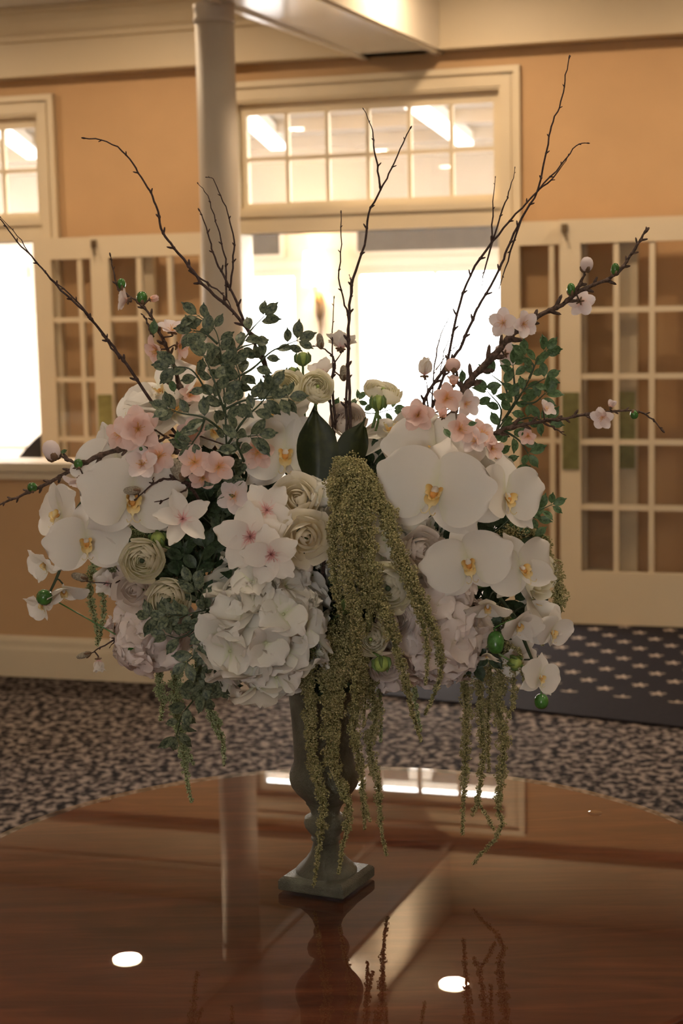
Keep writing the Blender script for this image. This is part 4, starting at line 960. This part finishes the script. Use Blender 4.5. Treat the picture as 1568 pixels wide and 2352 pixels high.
cluster('white_blossom_branch', 'white blossom seen from behind against the window left of the tall twig', 'blossom branch', 'white blossom twigs',
    [[(770, 960, 0.0), (762, 880, 0.0), (768, 830, 0.0), (745, 802, 0.0), (720, 795, 0.0)], [(765, 840, 0.0), (788, 805, 0.0)]], 0.0020,
    [(782, 800, 44, (0.1, 0.75, -0.4), 0, 0.0, 'star', 0.35, 6), (742, 862, 44, (-0.2, 0.6, 0.3), 0, -0.03, 'star', 0.2, 5)],
    buds=[(735, 783, 0.0, 8, 17, (-0.15, 1, 0), fuzz_m), (789, 856, 0.0, 9, 17, (0, 1, 0), fuzz_m)])
cluster('white_blossom_branch', 'closed white blossom cup standing against the bright window on the right', 'blossom branch', 'white blossom twigs',
    [[(985, 985, 0.0), (982, 920, 0.0), (978, 870, 0.0)]], 0.0018, [(975, 862, 40, (0.02, 1, 0.1), 0, 0.0, 'star', 1.15, 6)])
cluster('white_blossom_branch', 'bare forked twig with fuzzy grey bud and small white bud at the lower left', 'blossom branch', 'white blossom twigs',
    [[(310, 1430, 0.03), (288, 1452, 0.05), (240, 1482, 0.05), (205, 1502, 0.05)], [(270, 1465, 0.05), (252, 1487, 0.05)]], 0.0020,
    [(226, 1515, 30, (0.1, -0.9, 0.3), 0, 0.05, 'star', 0.9, 5), (262, 1440, 26, (-0.6, 0.5, 0.3), 0, 0.03, 'pale', 0.6, 5)], buds=[(192, 1505, 0.05, 7, 17, (-1, -0.3, 0), fuzz_m), (292, 1475, 0.05, 14, 20, (0.1, -1, 0.2), fuzz_m)])
cluster('white_blossom_branch', 'forked brown twig with fuzzy bud running left between the trailing orchids', 'blossom branch', 'white blossom twigs',
    [[(350, 1300, 0.03), (290, 1325, 0.06), (255, 1340, 0.07), (200, 1335, 0.07)], [(255, 1340, 0.07), (255, 1355, 0.07)], [(290, 1325, 0.06), (268, 1305, 0.06)]], 0.0021, [(248, 1342, 34, (-0.2, 0.2, 0.6), 0, 0.04, 'star', 0.4, 5)], buds=[(182, 1325, 0.07, 9, 18, (-1, 0.3, 0), fuzz_m)])
cluster('white_blossom_branch', 'zigzag brown twigs with fuzzy grey buds at upper centre left', 'blossom branch', 'white blossom twigs',
    [[(470, 1170, 0.06), (430, 1110, 0.10), (385, 1100, 0.11), (350, 1112, 0.12), (312, 1147, 0.13)], [(400, 1100, 0.11), (375, 1075, 0.10), (350, 1070, 0.09)], [(440, 1105, 0.10), (425, 1125, 0.11), (372, 1150, 0.11), (330, 1155, 0.11)], [(372, 1150, 0.11), (350, 1185, 0.10)], [(430, 1100, 0.1), (432, 1060, 0.1)], [(350, 1112, 0.12), (352, 1098, 0.12)]], 0.0024,
    [], buds=[(408, 1078, 0.11, 15, 26, (-0.4, 0.9, 0.2), fuzz_m), (302, 1127, 0.13, 9, 17, (-1, 0, 0.1), fuzz_m)], nodes=18)

# pink blossom branches
cluster('pink_blossom_branch', 'thick pink blossom branch sweeping out of frame at the left', 'blossom branch', 'pink blossom branches',
    [[(520, 1080, 0.04), (450, 1050, 0.08), (390, 1035, 0.10), (330, 1025, 0.10), (250, 1040, 0.09), (180, 1070, 0.08), (95, 1118, 0.07), (40, 1142, 0.06), (-25, 1168, 0.05)], [(175, 1066, 0.08), (150, 1052, 0.08), (136, 1046, 0.08)], [(320, 1025, 0.11), (312, 1040, 0.12), (305, 1055, 0.12)], [(330, 1025, 0.1), (380, 1005, 0.08), (350, 985, 0.08)]], 0.0046,
    [(318, 985, 54, (0.0, 0.1, 1), 10, 0.125, 'pink', 0, 5, True), (278, 997, 40, (-0.4, 0.1, 0.8), 0, 0.10, 'pink', 0), (365, 1047, 40, (0.2, 0.1, 0.9), 20, 0.115, 'pink', 0.1), (327, 1068, 44, (0.0, 0.3, 0.7), 0, 0.12, 'pale', 0.25),
     (188, 1100, 44, (-0.1, -0.85, 0.35), 0, 0.09, 'pale', 0, 6), (448, 1062, 42, (-0.3, 0.35, 0.85), 0, 0.125, 'pink', 0), (502, 1072, 40, (0.05, 0.05, 1), 12, 0.13, 'pink', 0), (465, 1095, 34, (0.2, -0.5, 0.7), 0, 0.115, 'pink', 0), (538, 1140, 42, (0.05, 0.1, 1), 40, 0.10, 'pale', 0)],
    branch_m, buds=[(180, 1065, 0.095, 10, 10, (0, 1, 0.3), bud_m), (74, 1119, 0.075, 11, 10, (0, 1, 0.3), bud_m), (325, 1030, 0.115, 10, 11, (0, -0.5, 0.8), bud_m), (118, 1034, 0.08, 19, 22, (-0.35, 0.9, 0), pale_m)], nodes=16, bmp=0.2,
    leaves=[(412, 1020, 0.12, 32, (-0.1, 1, 0.2), 'green'), (140, 1040, 0.08, 16, (1, 0.4, 0), 'green')])
cluster('pink_blossom_branch', 'pink blossom branch curving up left in front of the glazed doors', 'blossom branch', 'pink blossom branches',
    [[(450, 960, 0.0), (415, 890, 0.02), (395, 830, 0.03), (372, 775, 0.03), (345, 725, 0.03), (318, 695, 0.03), (290, 675, 0.03)], [(290, 675, 0.03), (275, 668, 0.03), (262, 630, 0.03), (253, 585, 0.03)], [(352, 775, 0.03), (338, 740, 0.03), (326, 722, 0.03)]], 0.0036,
    [(293, 690, 34, (-0.8, 0.3, -0.1), 0, 0.035, 'pale', 0.25), (345, 688, 20, (0.7, 0.2, -0.5), 0, 0.03, 'pink', 0.9), (396, 762, 40, (0.15, 0.8, 0.35), 0, 0.04, 'pale', 0.1), (362, 805, 40, (-0.7, -0.2, 0.5), 0, 0.05, 'pink', 0.1), (408, 795, 36, (0.8, -0.2, 0.3), 0, 0.04, 'pink', 0.2), (436, 910, 30, (0.2, 0.4, 0.5), 0, 0.02, 'pink', 0.1)],
    branch_m, buds=[(279, 652, 0.035, 9, 12, (0, 1, 0), bud_m), (326, 683, 0.04, 12, 13, (0.1, 1, 0.1), bud_m)], nodes=14, bmp=0.2, leaves=[(352, 768, 0.05, 34, (0.1, 1, 0.1), 'green'), (400, 900, 0.03, 30, (-.3, 1, 0), 'green')])
cluster('pink_blossom_branch', 'long pink blossom branch rising to the upper right', 'blossom branch', 'pink blossom branches',
    [[(1020, 1010, 0.02), (1050, 925, 0.04), (1075, 880, 0.04), (1112, 838, 0.04), (1150, 800, 0.04), (1176, 768, 0.04), (1230, 730, 0.04), (1290, 700, 0.04), (1330, 668, 0.04), (1395, 642, 0.04), (1430, 612, 0.04), (1458, 570, 0.04), (1484, 530, 0.04)],
     [(1318, 676, 0.04), (1335, 645, 0.04), (1345, 622, 0.04)], [(1062, 890, 0.04), (1043, 870, 0.04), (1042, 855, 0.04)]], 0.0052,
    [(1156, 742, 36, (-0.35, 0.1, 0.9), 0, 0.06, 'pale', 0), (1200, 744, 36, (0.45, 0.0, 0.8), 20, 0.055, 'pale', 0.1), (1160, 812, 34, (0.4, 0.1, -0.7), 0, 0.03, 'pale', 0.25), (1332, 692, 36, (0.35, -0.25, -0.8), 0, 0.03, 'pale', 0.1),
     (960, 955, 40, (-0.1, 0.15, 1), 0, 0.09, 'pink', 0.1, 5, True), (1025, 915, 38, (0.05, 0.1, 1), 0, 0.08, 'pink', 0.15), (1068, 928, 36, (0.5, 0.1, 0.8), 0, 0.06, 'pale', 0.15), (1016, 958, 24, (0, 0.7, 0.7), 0, 0.09, 'pink', 0.9),
     (1055, 985, 38, (0.3, 0.1, 0.9), 0, 0.10, 'pink', 0.2), (1102, 1000, 40, (0.5, 0.5, 0.7), 0, 0.08, 'pink', 0.1), (1090, 1015, 34, (-0.3, 0.4, 0.8), 0, 0.09, 'pale', 0.1), (1128, 1030, 30, (0.5, 0.0, 0.8), 0, 0.08, 'pink', 0.2), (1040, 885, 26, (0.1, 0.9, 0.2), 0, 0.05, 'pink', 0.7)],
    branch_m, buds=[(1347, 607, 0.04, 14, 16, (0.1, 1, 0), pale_m), (1412, 618, 0.04, 9, 13, (0.1, 1, 0), bud_m), (1311, 664, 0.045, 9, 13, (0, 1, 0), bud_m), (1040, 838, 0.04, 17, 15, (0.2, 1, 0), pink_m)], nodes=15, bmp=0.2,
    leaves=[(1062, 878, 0.06, 30, (-0.1, 1, 0.1), 'green'), (1150, 1015, 0.1, 24, (0.5, 0.5, 0.3), 'green'), (1020, 985, 0.1, 26, (0.3, -0.6, 0.3), 'green'), (1075, 975, 0.12, 20, (1, 0.2, 0.3), 'green')])
cluster('pink_blossom_branch', 'pink blossom branch reaching level to the right in front of the glazed door', 'blossom branch', 'pink blossom branches',
    [[(1110, 1010, 0.02), (1160, 985, 0.04), (1240, 968, 0.05), (1290, 962, 0.05), (1330, 955, 0.05), (1395, 946, 0.05), (1450, 943, 0.05), (1490, 958, 0.05), (1521, 989, 0.05)], [(1248, 970, 0.05), (1275, 985, 0.05), (1297, 999, 0.05)]], 0.0030,
    [(1252, 942, 26, (0.4, 0.5, 0.5), 0, 0.06, 'pale', 0.3), (1384, 958, 30, (-0.4, -0.25, 0.8), 0, 0.06, 'pale', 0.1), (1402, 935, 18, (0.3, 0.7, -0.3), 0, 0.05, 'pale', 0.8), (1212, 1000, 24, (-0.2, -0.3, 0.8), 0, 0.04, 'pink', 0.2)],
    branch_m, buds=[(1456, 952, 0.05, 9, 10, (0, -1, 0), bud_m)], nodes=14, bmp=0.2)
cluster('pink_blossom_branch', 'small pink blossom with orange centre behind the dusty leaves', 'blossom branch', 'pink blossom branches',
    [[(610, 1110, 0.03), (600, 1070, 0.05), (592, 1050, 0.06)]], 0.0018, [(590, 1040, 42, (0.1, 0.1, 1), 0, 0.07, 'pink', 0), (440, 995, 36, (-0.1, 0.1, 1), 0, 0.07, 'pink', 0)], branch_m)

# large leaves
def big_leaf(label, b, t, wpx, d, lean=0.2, sd=1):
    pb = P(b[0], b[1], d); pt = P(t[0], t[1], d-0.02); v = pt-pb; e = empty('large_leaf', pb); tag(e, label, 'leaf', 'large dark leaves')
    V, Fc, T = petal_grid(v.length, wpx/PXM, 0.82, 0.72, 0.0, 0.12, -0.22, 0.006, 5, 0.9, 0.12, 12, 8, sd, 0.0, 0.35)
    y = v.normalized(); z = Vector((lean, -1, 0.1)); z = (z-y*z.dot(y)).normalized(); x = y.cross(z)
    M = Matrix(((x.x, y.x, z.x, 0), (x.y, y.y, z.y, 0), (x.z, y.z, z.z, 0), (0, 0, 0, 1)))
    link('blade', me_from('large_leaf', V, Fc, bigleaf_m, True, T), e, M)
    mb = MB(); mb.tube([M @ Vector((0, v.length*k/6, -0.0012-0.0*k)) for k in range(6)], [0.0016-0.0002*k for k in range(6)], 5); mb.tube([q-pb for q in stem_path(pb)], 0.0022, 6); mb.build('midrib', dstem_m, e, True)
big_leaf('large dark upright leaf behind the crown of the green plume, left one', (727, 1110), (722, 924), 46, 0.085, -0.25, 1)
big_leaf('large olive leaf behind the crown of the green plume, right one', (788, 1090), (838, 958), 36, 0.08, 0.45, 2)

# foliage sprays
foliage('foliage_spray', 'tall dusty green leafy spray at the upper left of the arrangement', 'foliage', 'leafy foliage sprays', [
    [(545, 1110, 0.05), (522, 1040, 0.10), (517, 930, 0.10), (510, 860, 0.08), (505, 800, 0.07), (492, 755, 0.06), (455, 725, 0.06)],
    [(517, 935, 0.10), (480, 905, 0.10), (440, 850, 0.09), (395, 842, 0.09)], [(522, 1000, 0.10), (470, 960, 0.12), (420, 950, 0.12), (390, 940, 0.12)],
    [(517, 940, 0.10), (560, 920, 0.10), (610, 915, 0.10), (660, 912, 0.10)], [(524, 1020, 0.10), (560, 965, 0.11), (600, 925, 0.10), (625, 890, 0.10)],
    [(510, 870, 0.08), (540, 810, 0.06), (575, 760, 0.05), (605, 728, 0.05)], [(512, 880, 0.08), (575, 850, 0.05), (620, 810, 0.04), (650, 795, 0.04), (682, 782, 0.04)],
    [(508, 830, 0.07), (550, 800, 0.06), (580, 790, 0.05)], [(500, 790, 0.06), (470, 765, 0.06), (445, 760, 0.06)], [(470, 960, 0.12), (460, 990, 0.12), (440, 1020, 0.12)],
    [(560, 1060, 0.1), (545, 1010, 0.12), (590, 1000, 0.12)], [(520, 960, 0.1), (490, 870, 0.1), (470, 820, 0.09)], [(524, 1030, 0.1), (500, 1080, 0.1), (520, 1110, 0.1)], [(530, 900, 0.09), (550, 870, 0.09), (540, 830, 0.08)]],
    'dusty', 42, 25, seed=11)
foliage('foliage_spray', 'green leafy spray at the upper right against the glazed doors', 'foliage', 'leafy foliage sprays', [
    [(1110, 1030, 0.02), (1140, 990, 0.03), (1185, 925, 0.03), (1215, 870, 0.03), (1235, 825, 0.03), (1252, 805, 0.03)], [(1160, 960, 0.03), (1200, 900, 0.04), (1250, 870, 0.04)],
    [(1170, 945, 0.03), (1160, 890, 0.03), (1130, 862, 0.03)], [(1185, 925, 0.03), (1180, 870, 0.03), (1178, 840, 0.03)], [(1150, 985, 0.03), (1210, 960, 0.03), (1255, 968, 0.03)], [(1150, 985, 0.03), (1190, 1010, 0.03), (1212, 1040, 0.03)],
    [(1140, 995, 0.03), (1150, 940, 0.02), (1120, 900, 0.02)], [(1120, 1020, 0.02), (1160, 1060, 0.02), (1200, 1100, 0.02)], [(1185, 925, 0.03), (1225, 925, 0.04), (1250, 905, 0.04)], [(1215, 870, 0.03), (1225, 840, 0.03), (1205, 820, 0.03)]],
    'green', 36, 26, seed=12)
foliage('foliage_spray', 'short green leafy sprig poking out right below the upper orchids', 'foliage', 'leafy foliage sprays', [
    [(1140, 1220, 0.0), (1190, 1180, 0.0), (1235, 1172, 0.0), (1265, 1160, 0.0)], [(1190, 1180, 0.0), (1230, 1190, 0.0)], [(1150, 1210, 0.0), (1200, 1230, 0.0), (1225, 1235, 0.0)]], 'green', 34, 22, seed=13)
foliage('foliage_spray', 'dusty dark leafy spray hanging left of the white hydrangea', 'foliage', 'leafy foliage sprays', [
    [(520, 1390, 0.06), (480, 1400, 0.10), (430, 1410, 0.12), (385, 1412, 0.12)], [(480, 1400, 0.10), (440, 1450, 0.12), (410, 1465, 0.12), (385, 1460, 0.12)], [(480, 1440, 0.10), (450, 1500, 0.12), (430, 1520, 0.12)],
    [(490, 1410, 0.10), (480, 1480, 0.10), (495, 1540, 0.09), (510, 1575, 0.08)], [(470, 1400, 0.10), (450, 1360, 0.11), (440, 1340, 0.11)], [(485, 1480, 0.10), (450, 1560, 0.08), (470, 1600, 0.07)], [(495, 1540, 0.09), (460, 1590, 0.07), (420, 1640, 0.05), (405, 1690, 0.04)], [(480, 1420, 0.1), (470, 1450, 0.12), (480, 1500, 0.11)], [(430, 1410, 0.12), (400, 1420, 0.12), (350, 1415, 0.11)]],
    'dusty', 40, 19, seed=14)
foliage('foliage_spray', 'thin leafy sprig against the window just right of the tall centre twig', 'foliage', 'leafy foliage sprays', [
    [(760, 1000, -0.03), (800, 940, -0.03), (850, 950, -0.03), (900, 940, -0.03)], [(780, 970, -0.03), (760, 930, -0.03), (740, 900, -0.03)], [(800, 940, -0.03), (820, 920, -0.03)]], 'green', 26, 24, seed=15)

# birch twigs
def birch(label, lines, r0=0.0020, seed=1): return twig('birch_twig', label, 'twig', 'bare birch twigs', lines, r0, twig_m, 42, 1.6, seed, bmp=0.05)
birch('tall bare twig at centre forking near the transom', [[(806, 1000, 0.02), (802, 900, 0.02), (799, 780, 0.02), (803, 700, 0.02), (812, 640, 0.02), (836, 562, 0.02), (846, 492, 0.02), (874, 435, 0.02), (900, 385, 0.02), (925, 330, 0.02), (943, 293, 0.02)],
    [(874, 435, 0.02), (866, 380, 0.02), (857, 322, 0.02), (853, 290, 0.02), (834, 250, 0.02)]], 0.0024, 21)
birch('bare twig at centre with the upright pointed tip left of the fork', [[(795, 1000, 0.01), (797, 870, 0.01), (800, 740, 0.01), (788, 690, 0.01), (778, 640, 0.01), (784, 560, 0.01), (783, 487, 0.01)], [(800, 720, 0.01), (806, 650, 0.01), (802, 632, 0.01)]], 0.0020, 22)
birch('short bare twig rising behind the top ranunculus', [[(765, 1000, 0.0), (758, 920, 0.0), (764, 850, 0.0), (762, 760, 0.0), (767, 683, 0.0)]], 0.0018, 23)
birch('long arching bare twig curving over to the upper left', [[(640, 960, 0.0), (600, 800, 0.02), (570, 760, 0.02), (525, 705, 0.02), (480, 668, 0.02), (443, 625, 0.02), (400, 568, 0.02), (374, 536, 0.02), (362, 485, 0.02), (345, 440, 0.02), (318, 398, 0.02), (290, 355, 0.02), (245, 325, 0.02), (192, 317, 0.02)],
    [(433, 620, 0.02), (475, 650, 0.02), (518, 682, 0.02), (535, 720, 0.02)]], 0.0028, 24)
birch('bare twig left of centre leaning in front of the column', [[(625, 880, 0.01), (570, 760, 0.01), (545, 700, 0.01), (520, 645, 0.01), (497, 600, 0.01), (484, 560, 0.01), (470, 510, 0.01), (457, 482, 0.01)],
    [(520, 690, 0.01), (519, 610, 0.01), (510, 560, 0.01), (495, 510, 0.01), (476, 450, 0.01), (454, 421, 0.01)], [(527, 668, 0.01), (535, 600, 0.01), (537, 550, 0.01), (526, 500, 0.01), (508, 450, 0.01), (488, 412, 0.01), (474, 407, 0.01)]], 0.0024, 25)
birch('long straight bare twig pointing to the left edge', [[(430, 1030, 0.02), (345, 918, 0.03), (290, 838, 0.03), (262, 800, 0.03), (208, 730, 0.03), (180, 703, 0.03), (140, 665, 0.03), (95, 615, 0.03), (50, 565, 0.03), (12, 520, 0.03), (-15, 480, 0.03)],
    [(275, 825, 0.035), (250, 790, 0.035), (220, 745, 0.035), (175, 690, 0.035), (118, 640, 0.035), (75, 590, 0.035), (40, 540, 0.035), (0, 498, 0.035)]], 0.0026, 26)
birch('tallest bare twig at the right reaching the top of the wall', [[(950, 1000, 0.0), (986, 896, 0.01), (1037, 826, 0.01), (1060, 790, 0.01), (1092, 719, 0.01), (1105, 690, 0.01), (1146, 618, 0.01), (1165, 572, 0.01), (1198, 500, 0.01), (1235, 435, 0.01), (1258, 330, 0.01), (1270, 280, 0.01), (1288, 235, 0.01), (1296, 185, 0.01), (1307, 131, 0.01)],
    [(1198, 500, 0.01), (1165, 600, 0.01), (1146, 662, 0.01)]], 0.0024, 27)
birch('bare twig at the right bending over with a hooked tip', [[(970, 990, 0.0), (1020, 860, 0.02), (1050, 725, 0.02), (1080, 632, 0.02), (1130, 556, 0.02), (1185, 492, 0.02), (1235, 437, 0.02), (1290, 378, 0.02), (1322, 335, 0.02), (1350, 329, 0.02)],
    [(1235, 437, 0.02), (1275, 405, 0.02), (1305, 355, 0.02)], [(1130, 556, 0.02), (1131, 480, 0.02), (1137, 407, 0.02)], [(1130, 556, 0.02), (1155, 480, 0.02), (1172, 432, 0.02), (1182, 385, 0.02)], [(1130, 556, 0.02), (1112, 625, 0.02), (1106, 655, 0.02)]], 0.0021, 28)
birch('thin short bare twigs thinning out in the bright window at right', [[(985, 985, 0.0), (995, 880, 0.0), (1003, 800, 0.0), (1025, 740, 0.0), (1040, 710, 0.0)], [(1010, 860, 0.0), (1025, 790, 0.0), (1062, 735, 0.0), (1090, 700, 0.0)], [(1000, 850, 0.0), (1040, 800, 0.0), (1085, 770, 0.0), (1115, 715, 0.0)]], 0.0012, 29)

# amaranthus
D1 = 0.135
amaranthus('big olive green plume pouring from the crown at the centre', [
    ([(775, 1130, 0.10), (785, 1080, 0.13), (800, 1068, 0.14), (815, 1110, 0.16), (812, 1180, 0.165), (815, 1260, 0.165), (830, 1340, 0.16), (850, 1400, 0.155), (845, 1450, 0.15)], 30, 18),
    ([(790, 1075, 0.12), (770, 1120, 0.15), (772, 1200, 0.16), (765, 1280, 0.16), (772, 1350, 0.155), (785, 1430, 0.15)], 24, 9),
    ([(820, 1075, 0.12), (845, 1120, 0.15), (845, 1200, 0.165), (850, 1290, 0.165), (870, 1380, 0.16), (900, 1460, 0.15), (925, 1540, 0.14), (945, 1630, 0.12), (968, 1703, 0.10)], 27, 7),
    ([(835, 1090, 0.12), (880, 1150, 0.14), (905, 1220, 0.15), (930, 1290, 0.15), (960, 1360, 0.145), (985, 1420, 0.14), (1005, 1480, 0.13), (1012, 1540, 0.12), (995, 1600, 0.11), (974, 1642, 0.10)], 22, 6),
    ([(800, 1100, 0.13), (800, 1180, 0.175), (795, 1280, 0.175), (805, 1350, 0.17), (820, 1440, 0.16), (815, 1540, 0.14), (820, 1640, 0.12)], 24, 14),
    ([(860, 1130, 0.13), (895, 1230, 0.16), (925, 1310, 0.15), (955, 1390, 0.15), (975, 1450, 0.145), (982, 1510, 0.14), (976, 1572, 0.13)], 18, 6)], fat=0.74)
amaranthus('olive green plume strand hanging longest in front of the urn, reaching its foot', [
    ([(745, 1440, 0.06), (722, 1480, 0.08), (708, 1550, 0.085), (712, 1640, 0.08), (713, 1720, 0.075), (730, 1790, 0.07), (742, 1850, 0.065), (735, 1930, 0.06), (720, 2036, 0.055)], 17, 6),
    ([(745, 1440, 0.06), (700, 1480, 0.08), (705, 1560, 0.09), (718, 1640, 0.085), (722, 1700, 0.08)], 13, 8)])
amaranthus('olive green plume of thick strands hanging down the middle of the urn', [
    ([(790, 1420, 0.07), (762, 1490, 0.10), (765, 1570, 0.095), (755, 1660, 0.085), (758, 1730, 0.08), (780, 1800, 0.075), (800, 1860, 0.07), (790, 1930, 0.065), (776, 2008, 0.06)], 21, 6),
    ([(800, 1430, 0.07), (795, 1500, 0.11), (778, 1580, 0.10), (770, 1680, 0.09), (775, 1740, 0.085)], 17, 10),
    ([(770, 1440, 0.07), (748, 1520, 0.09), (745, 1600, 0.085), (760, 1690, 0.08)], 14, 8)])
amaranthus('olive green plume of strands falling past the right side of the urn', [
    ([(840, 1430, 0.07), (828, 1520, 0.11), (822, 1600, 0.09), (812, 1680, 0.08), (828, 1750, 0.065), (832, 1820, 0.055), (838, 1905, 0.045)], 17, 5),
    ([(832, 1820, 0.055), (842, 1860, 0.05), (850, 1888, 0.05)], 6, 4),
    ([(850, 1440, 0.07), (852, 1560, 0.06), (862, 1650, 0.05), (848, 1710, 0.045), (865, 1780, 0.04), (872, 1850, 0.03), (876, 1910, 0.02), (888, 1966, 0.01)], 15, 5),
    ([(835, 1480, 0.09), (838, 1560, 0.09), (838, 1620, 0.08), (834, 1672, 0.08)], 9, 5)])
amaranthus('thin greener plume strands hanging behind, right of the urn', [
    ([(890, 1440, -0.02), (872, 1560, -0.04), (874, 1640, -0.04), (874, 1702, -0.04)], 8, 3), ([(920, 1450, -0.03), (945, 1560, -0.06), (955, 1620, -0.06), (966, 1682, -0.06)], 6, 3), ([(945, 1560, -0.06), (958, 1600, -0.06)], 5, 3)], amg_m)
amaranthus('long hanging green plume group at the lower right under the orchids', [
    ([(1090, 1420, 0.0), (1070, 1480, 0.02), (1066, 1560, 0.02), (1072, 1660, 0.02), (1068, 1750, 0.02), (1064, 1840, 0.02), (1061, 1916, 0.02)], 15, 5),
    ([(1100, 1430, 0.0), (1100, 1520, 0.02), (1102, 1620, 0.02), (1110, 1720, 0.02), (1104, 1790, 0.02), (1098, 1840, 0.02), (1115, 1870, 0.02), (1135, 1906, 0.02)], 13, 5),
    ([(1098, 1835, 0.02), (1085, 1872, 0.02)], 6, 3),
    ([(1130, 1440, 0.0), (1150, 1530, 0.02), (1145, 1620, 0.02), (1158, 1700, 0.02), (1150, 1790, 0.02), (1142, 1850, 0.02), (1152, 1895, 0.02), (1130, 1935, 0.02), (1103, 1962, 0.02), (1086, 1986, 0.02)], 16, 4),
    ([(1120, 1450, -0.01), (1126, 1560, -0.01), (1120, 1660, -0.01), (1122, 1770, -0.01)], 11, 4), ([(1150, 1450, 0.0), (1175, 1520, 0.02), (1178, 1600, 0.02), (1168, 1650, 0.02)], 12, 7)], am_m)
amaranthus('green plume arching over and down along the right edge of the arrangement', [
    ([(1160, 1230, 0.0), (1215, 1225, -0.01), (1250, 1270, 0.0), (1275, 1330, 0.01), (1284, 1385, 0.01), (1262, 1432, 0.01)], 20, 15),
    ([(1200, 1350, 0.0), (1245, 1390, 0.02), (1255, 1430, 0.02), (1245, 1480, 0.02)], 11, 8), ([(1160, 1480, 0.04), (1190, 1495, 0.05), (1198, 1540, 0.05), (1205, 1580, 0.05)], 6, 4), ([(1150, 1390, 0.0), (1165, 1420, 0.01), (1160, 1470, 0.01)], 12, 8)], am_m)
amaranthus('pale green plume hanging at the left among the trailing orchids', [
    ([(330, 1230, 0.02), (262, 1225, 0.03), (225, 1280, 0.04), (207, 1340, 0.04), (210, 1390, 0.04), (222, 1440, 0.04), (224, 1480, 0.04)], 11, 6),
    ([(262, 1225, 0.03), (262, 1290, 0.03), (235, 1340, 0.03), (238, 1400, 0.03), (228, 1470, 0.03)], 10, 5)], amg_m)
amaranthus('pale green plume hanging below the lower left blossoms', [
    ([(430, 1450, 0.0), (375, 1510, 0.0), (366, 1570, 0.0), (374, 1620, 0.0), (368, 1655, 0.0)], 15, 8), ([(420, 1480, 0.0), (402, 1560, 0.0), (405, 1630, 0.0), (418, 1700, 0.0), (425, 1760, 0.0), (432, 1810, 0.0), (441, 1842, 0.0)], 17, 5),
    ([(420, 1690, 0.0), (435, 1730, 0.0), (444, 1757, 0.0)], 6, 4), ([(470, 1480, 0.0), (470, 1590, 0.0), (490, 1640, 0.0), (505, 1680, 0.0), (513, 1720, 0.0), (515, 1760, 0.0)], 14, 4), ([(450, 1500, 0.0), (455, 1600, 0.0), (470, 1590, 0.0), (485, 1650, 0.0), (500, 1690, 0.0)], 12, 6)], amg_m)
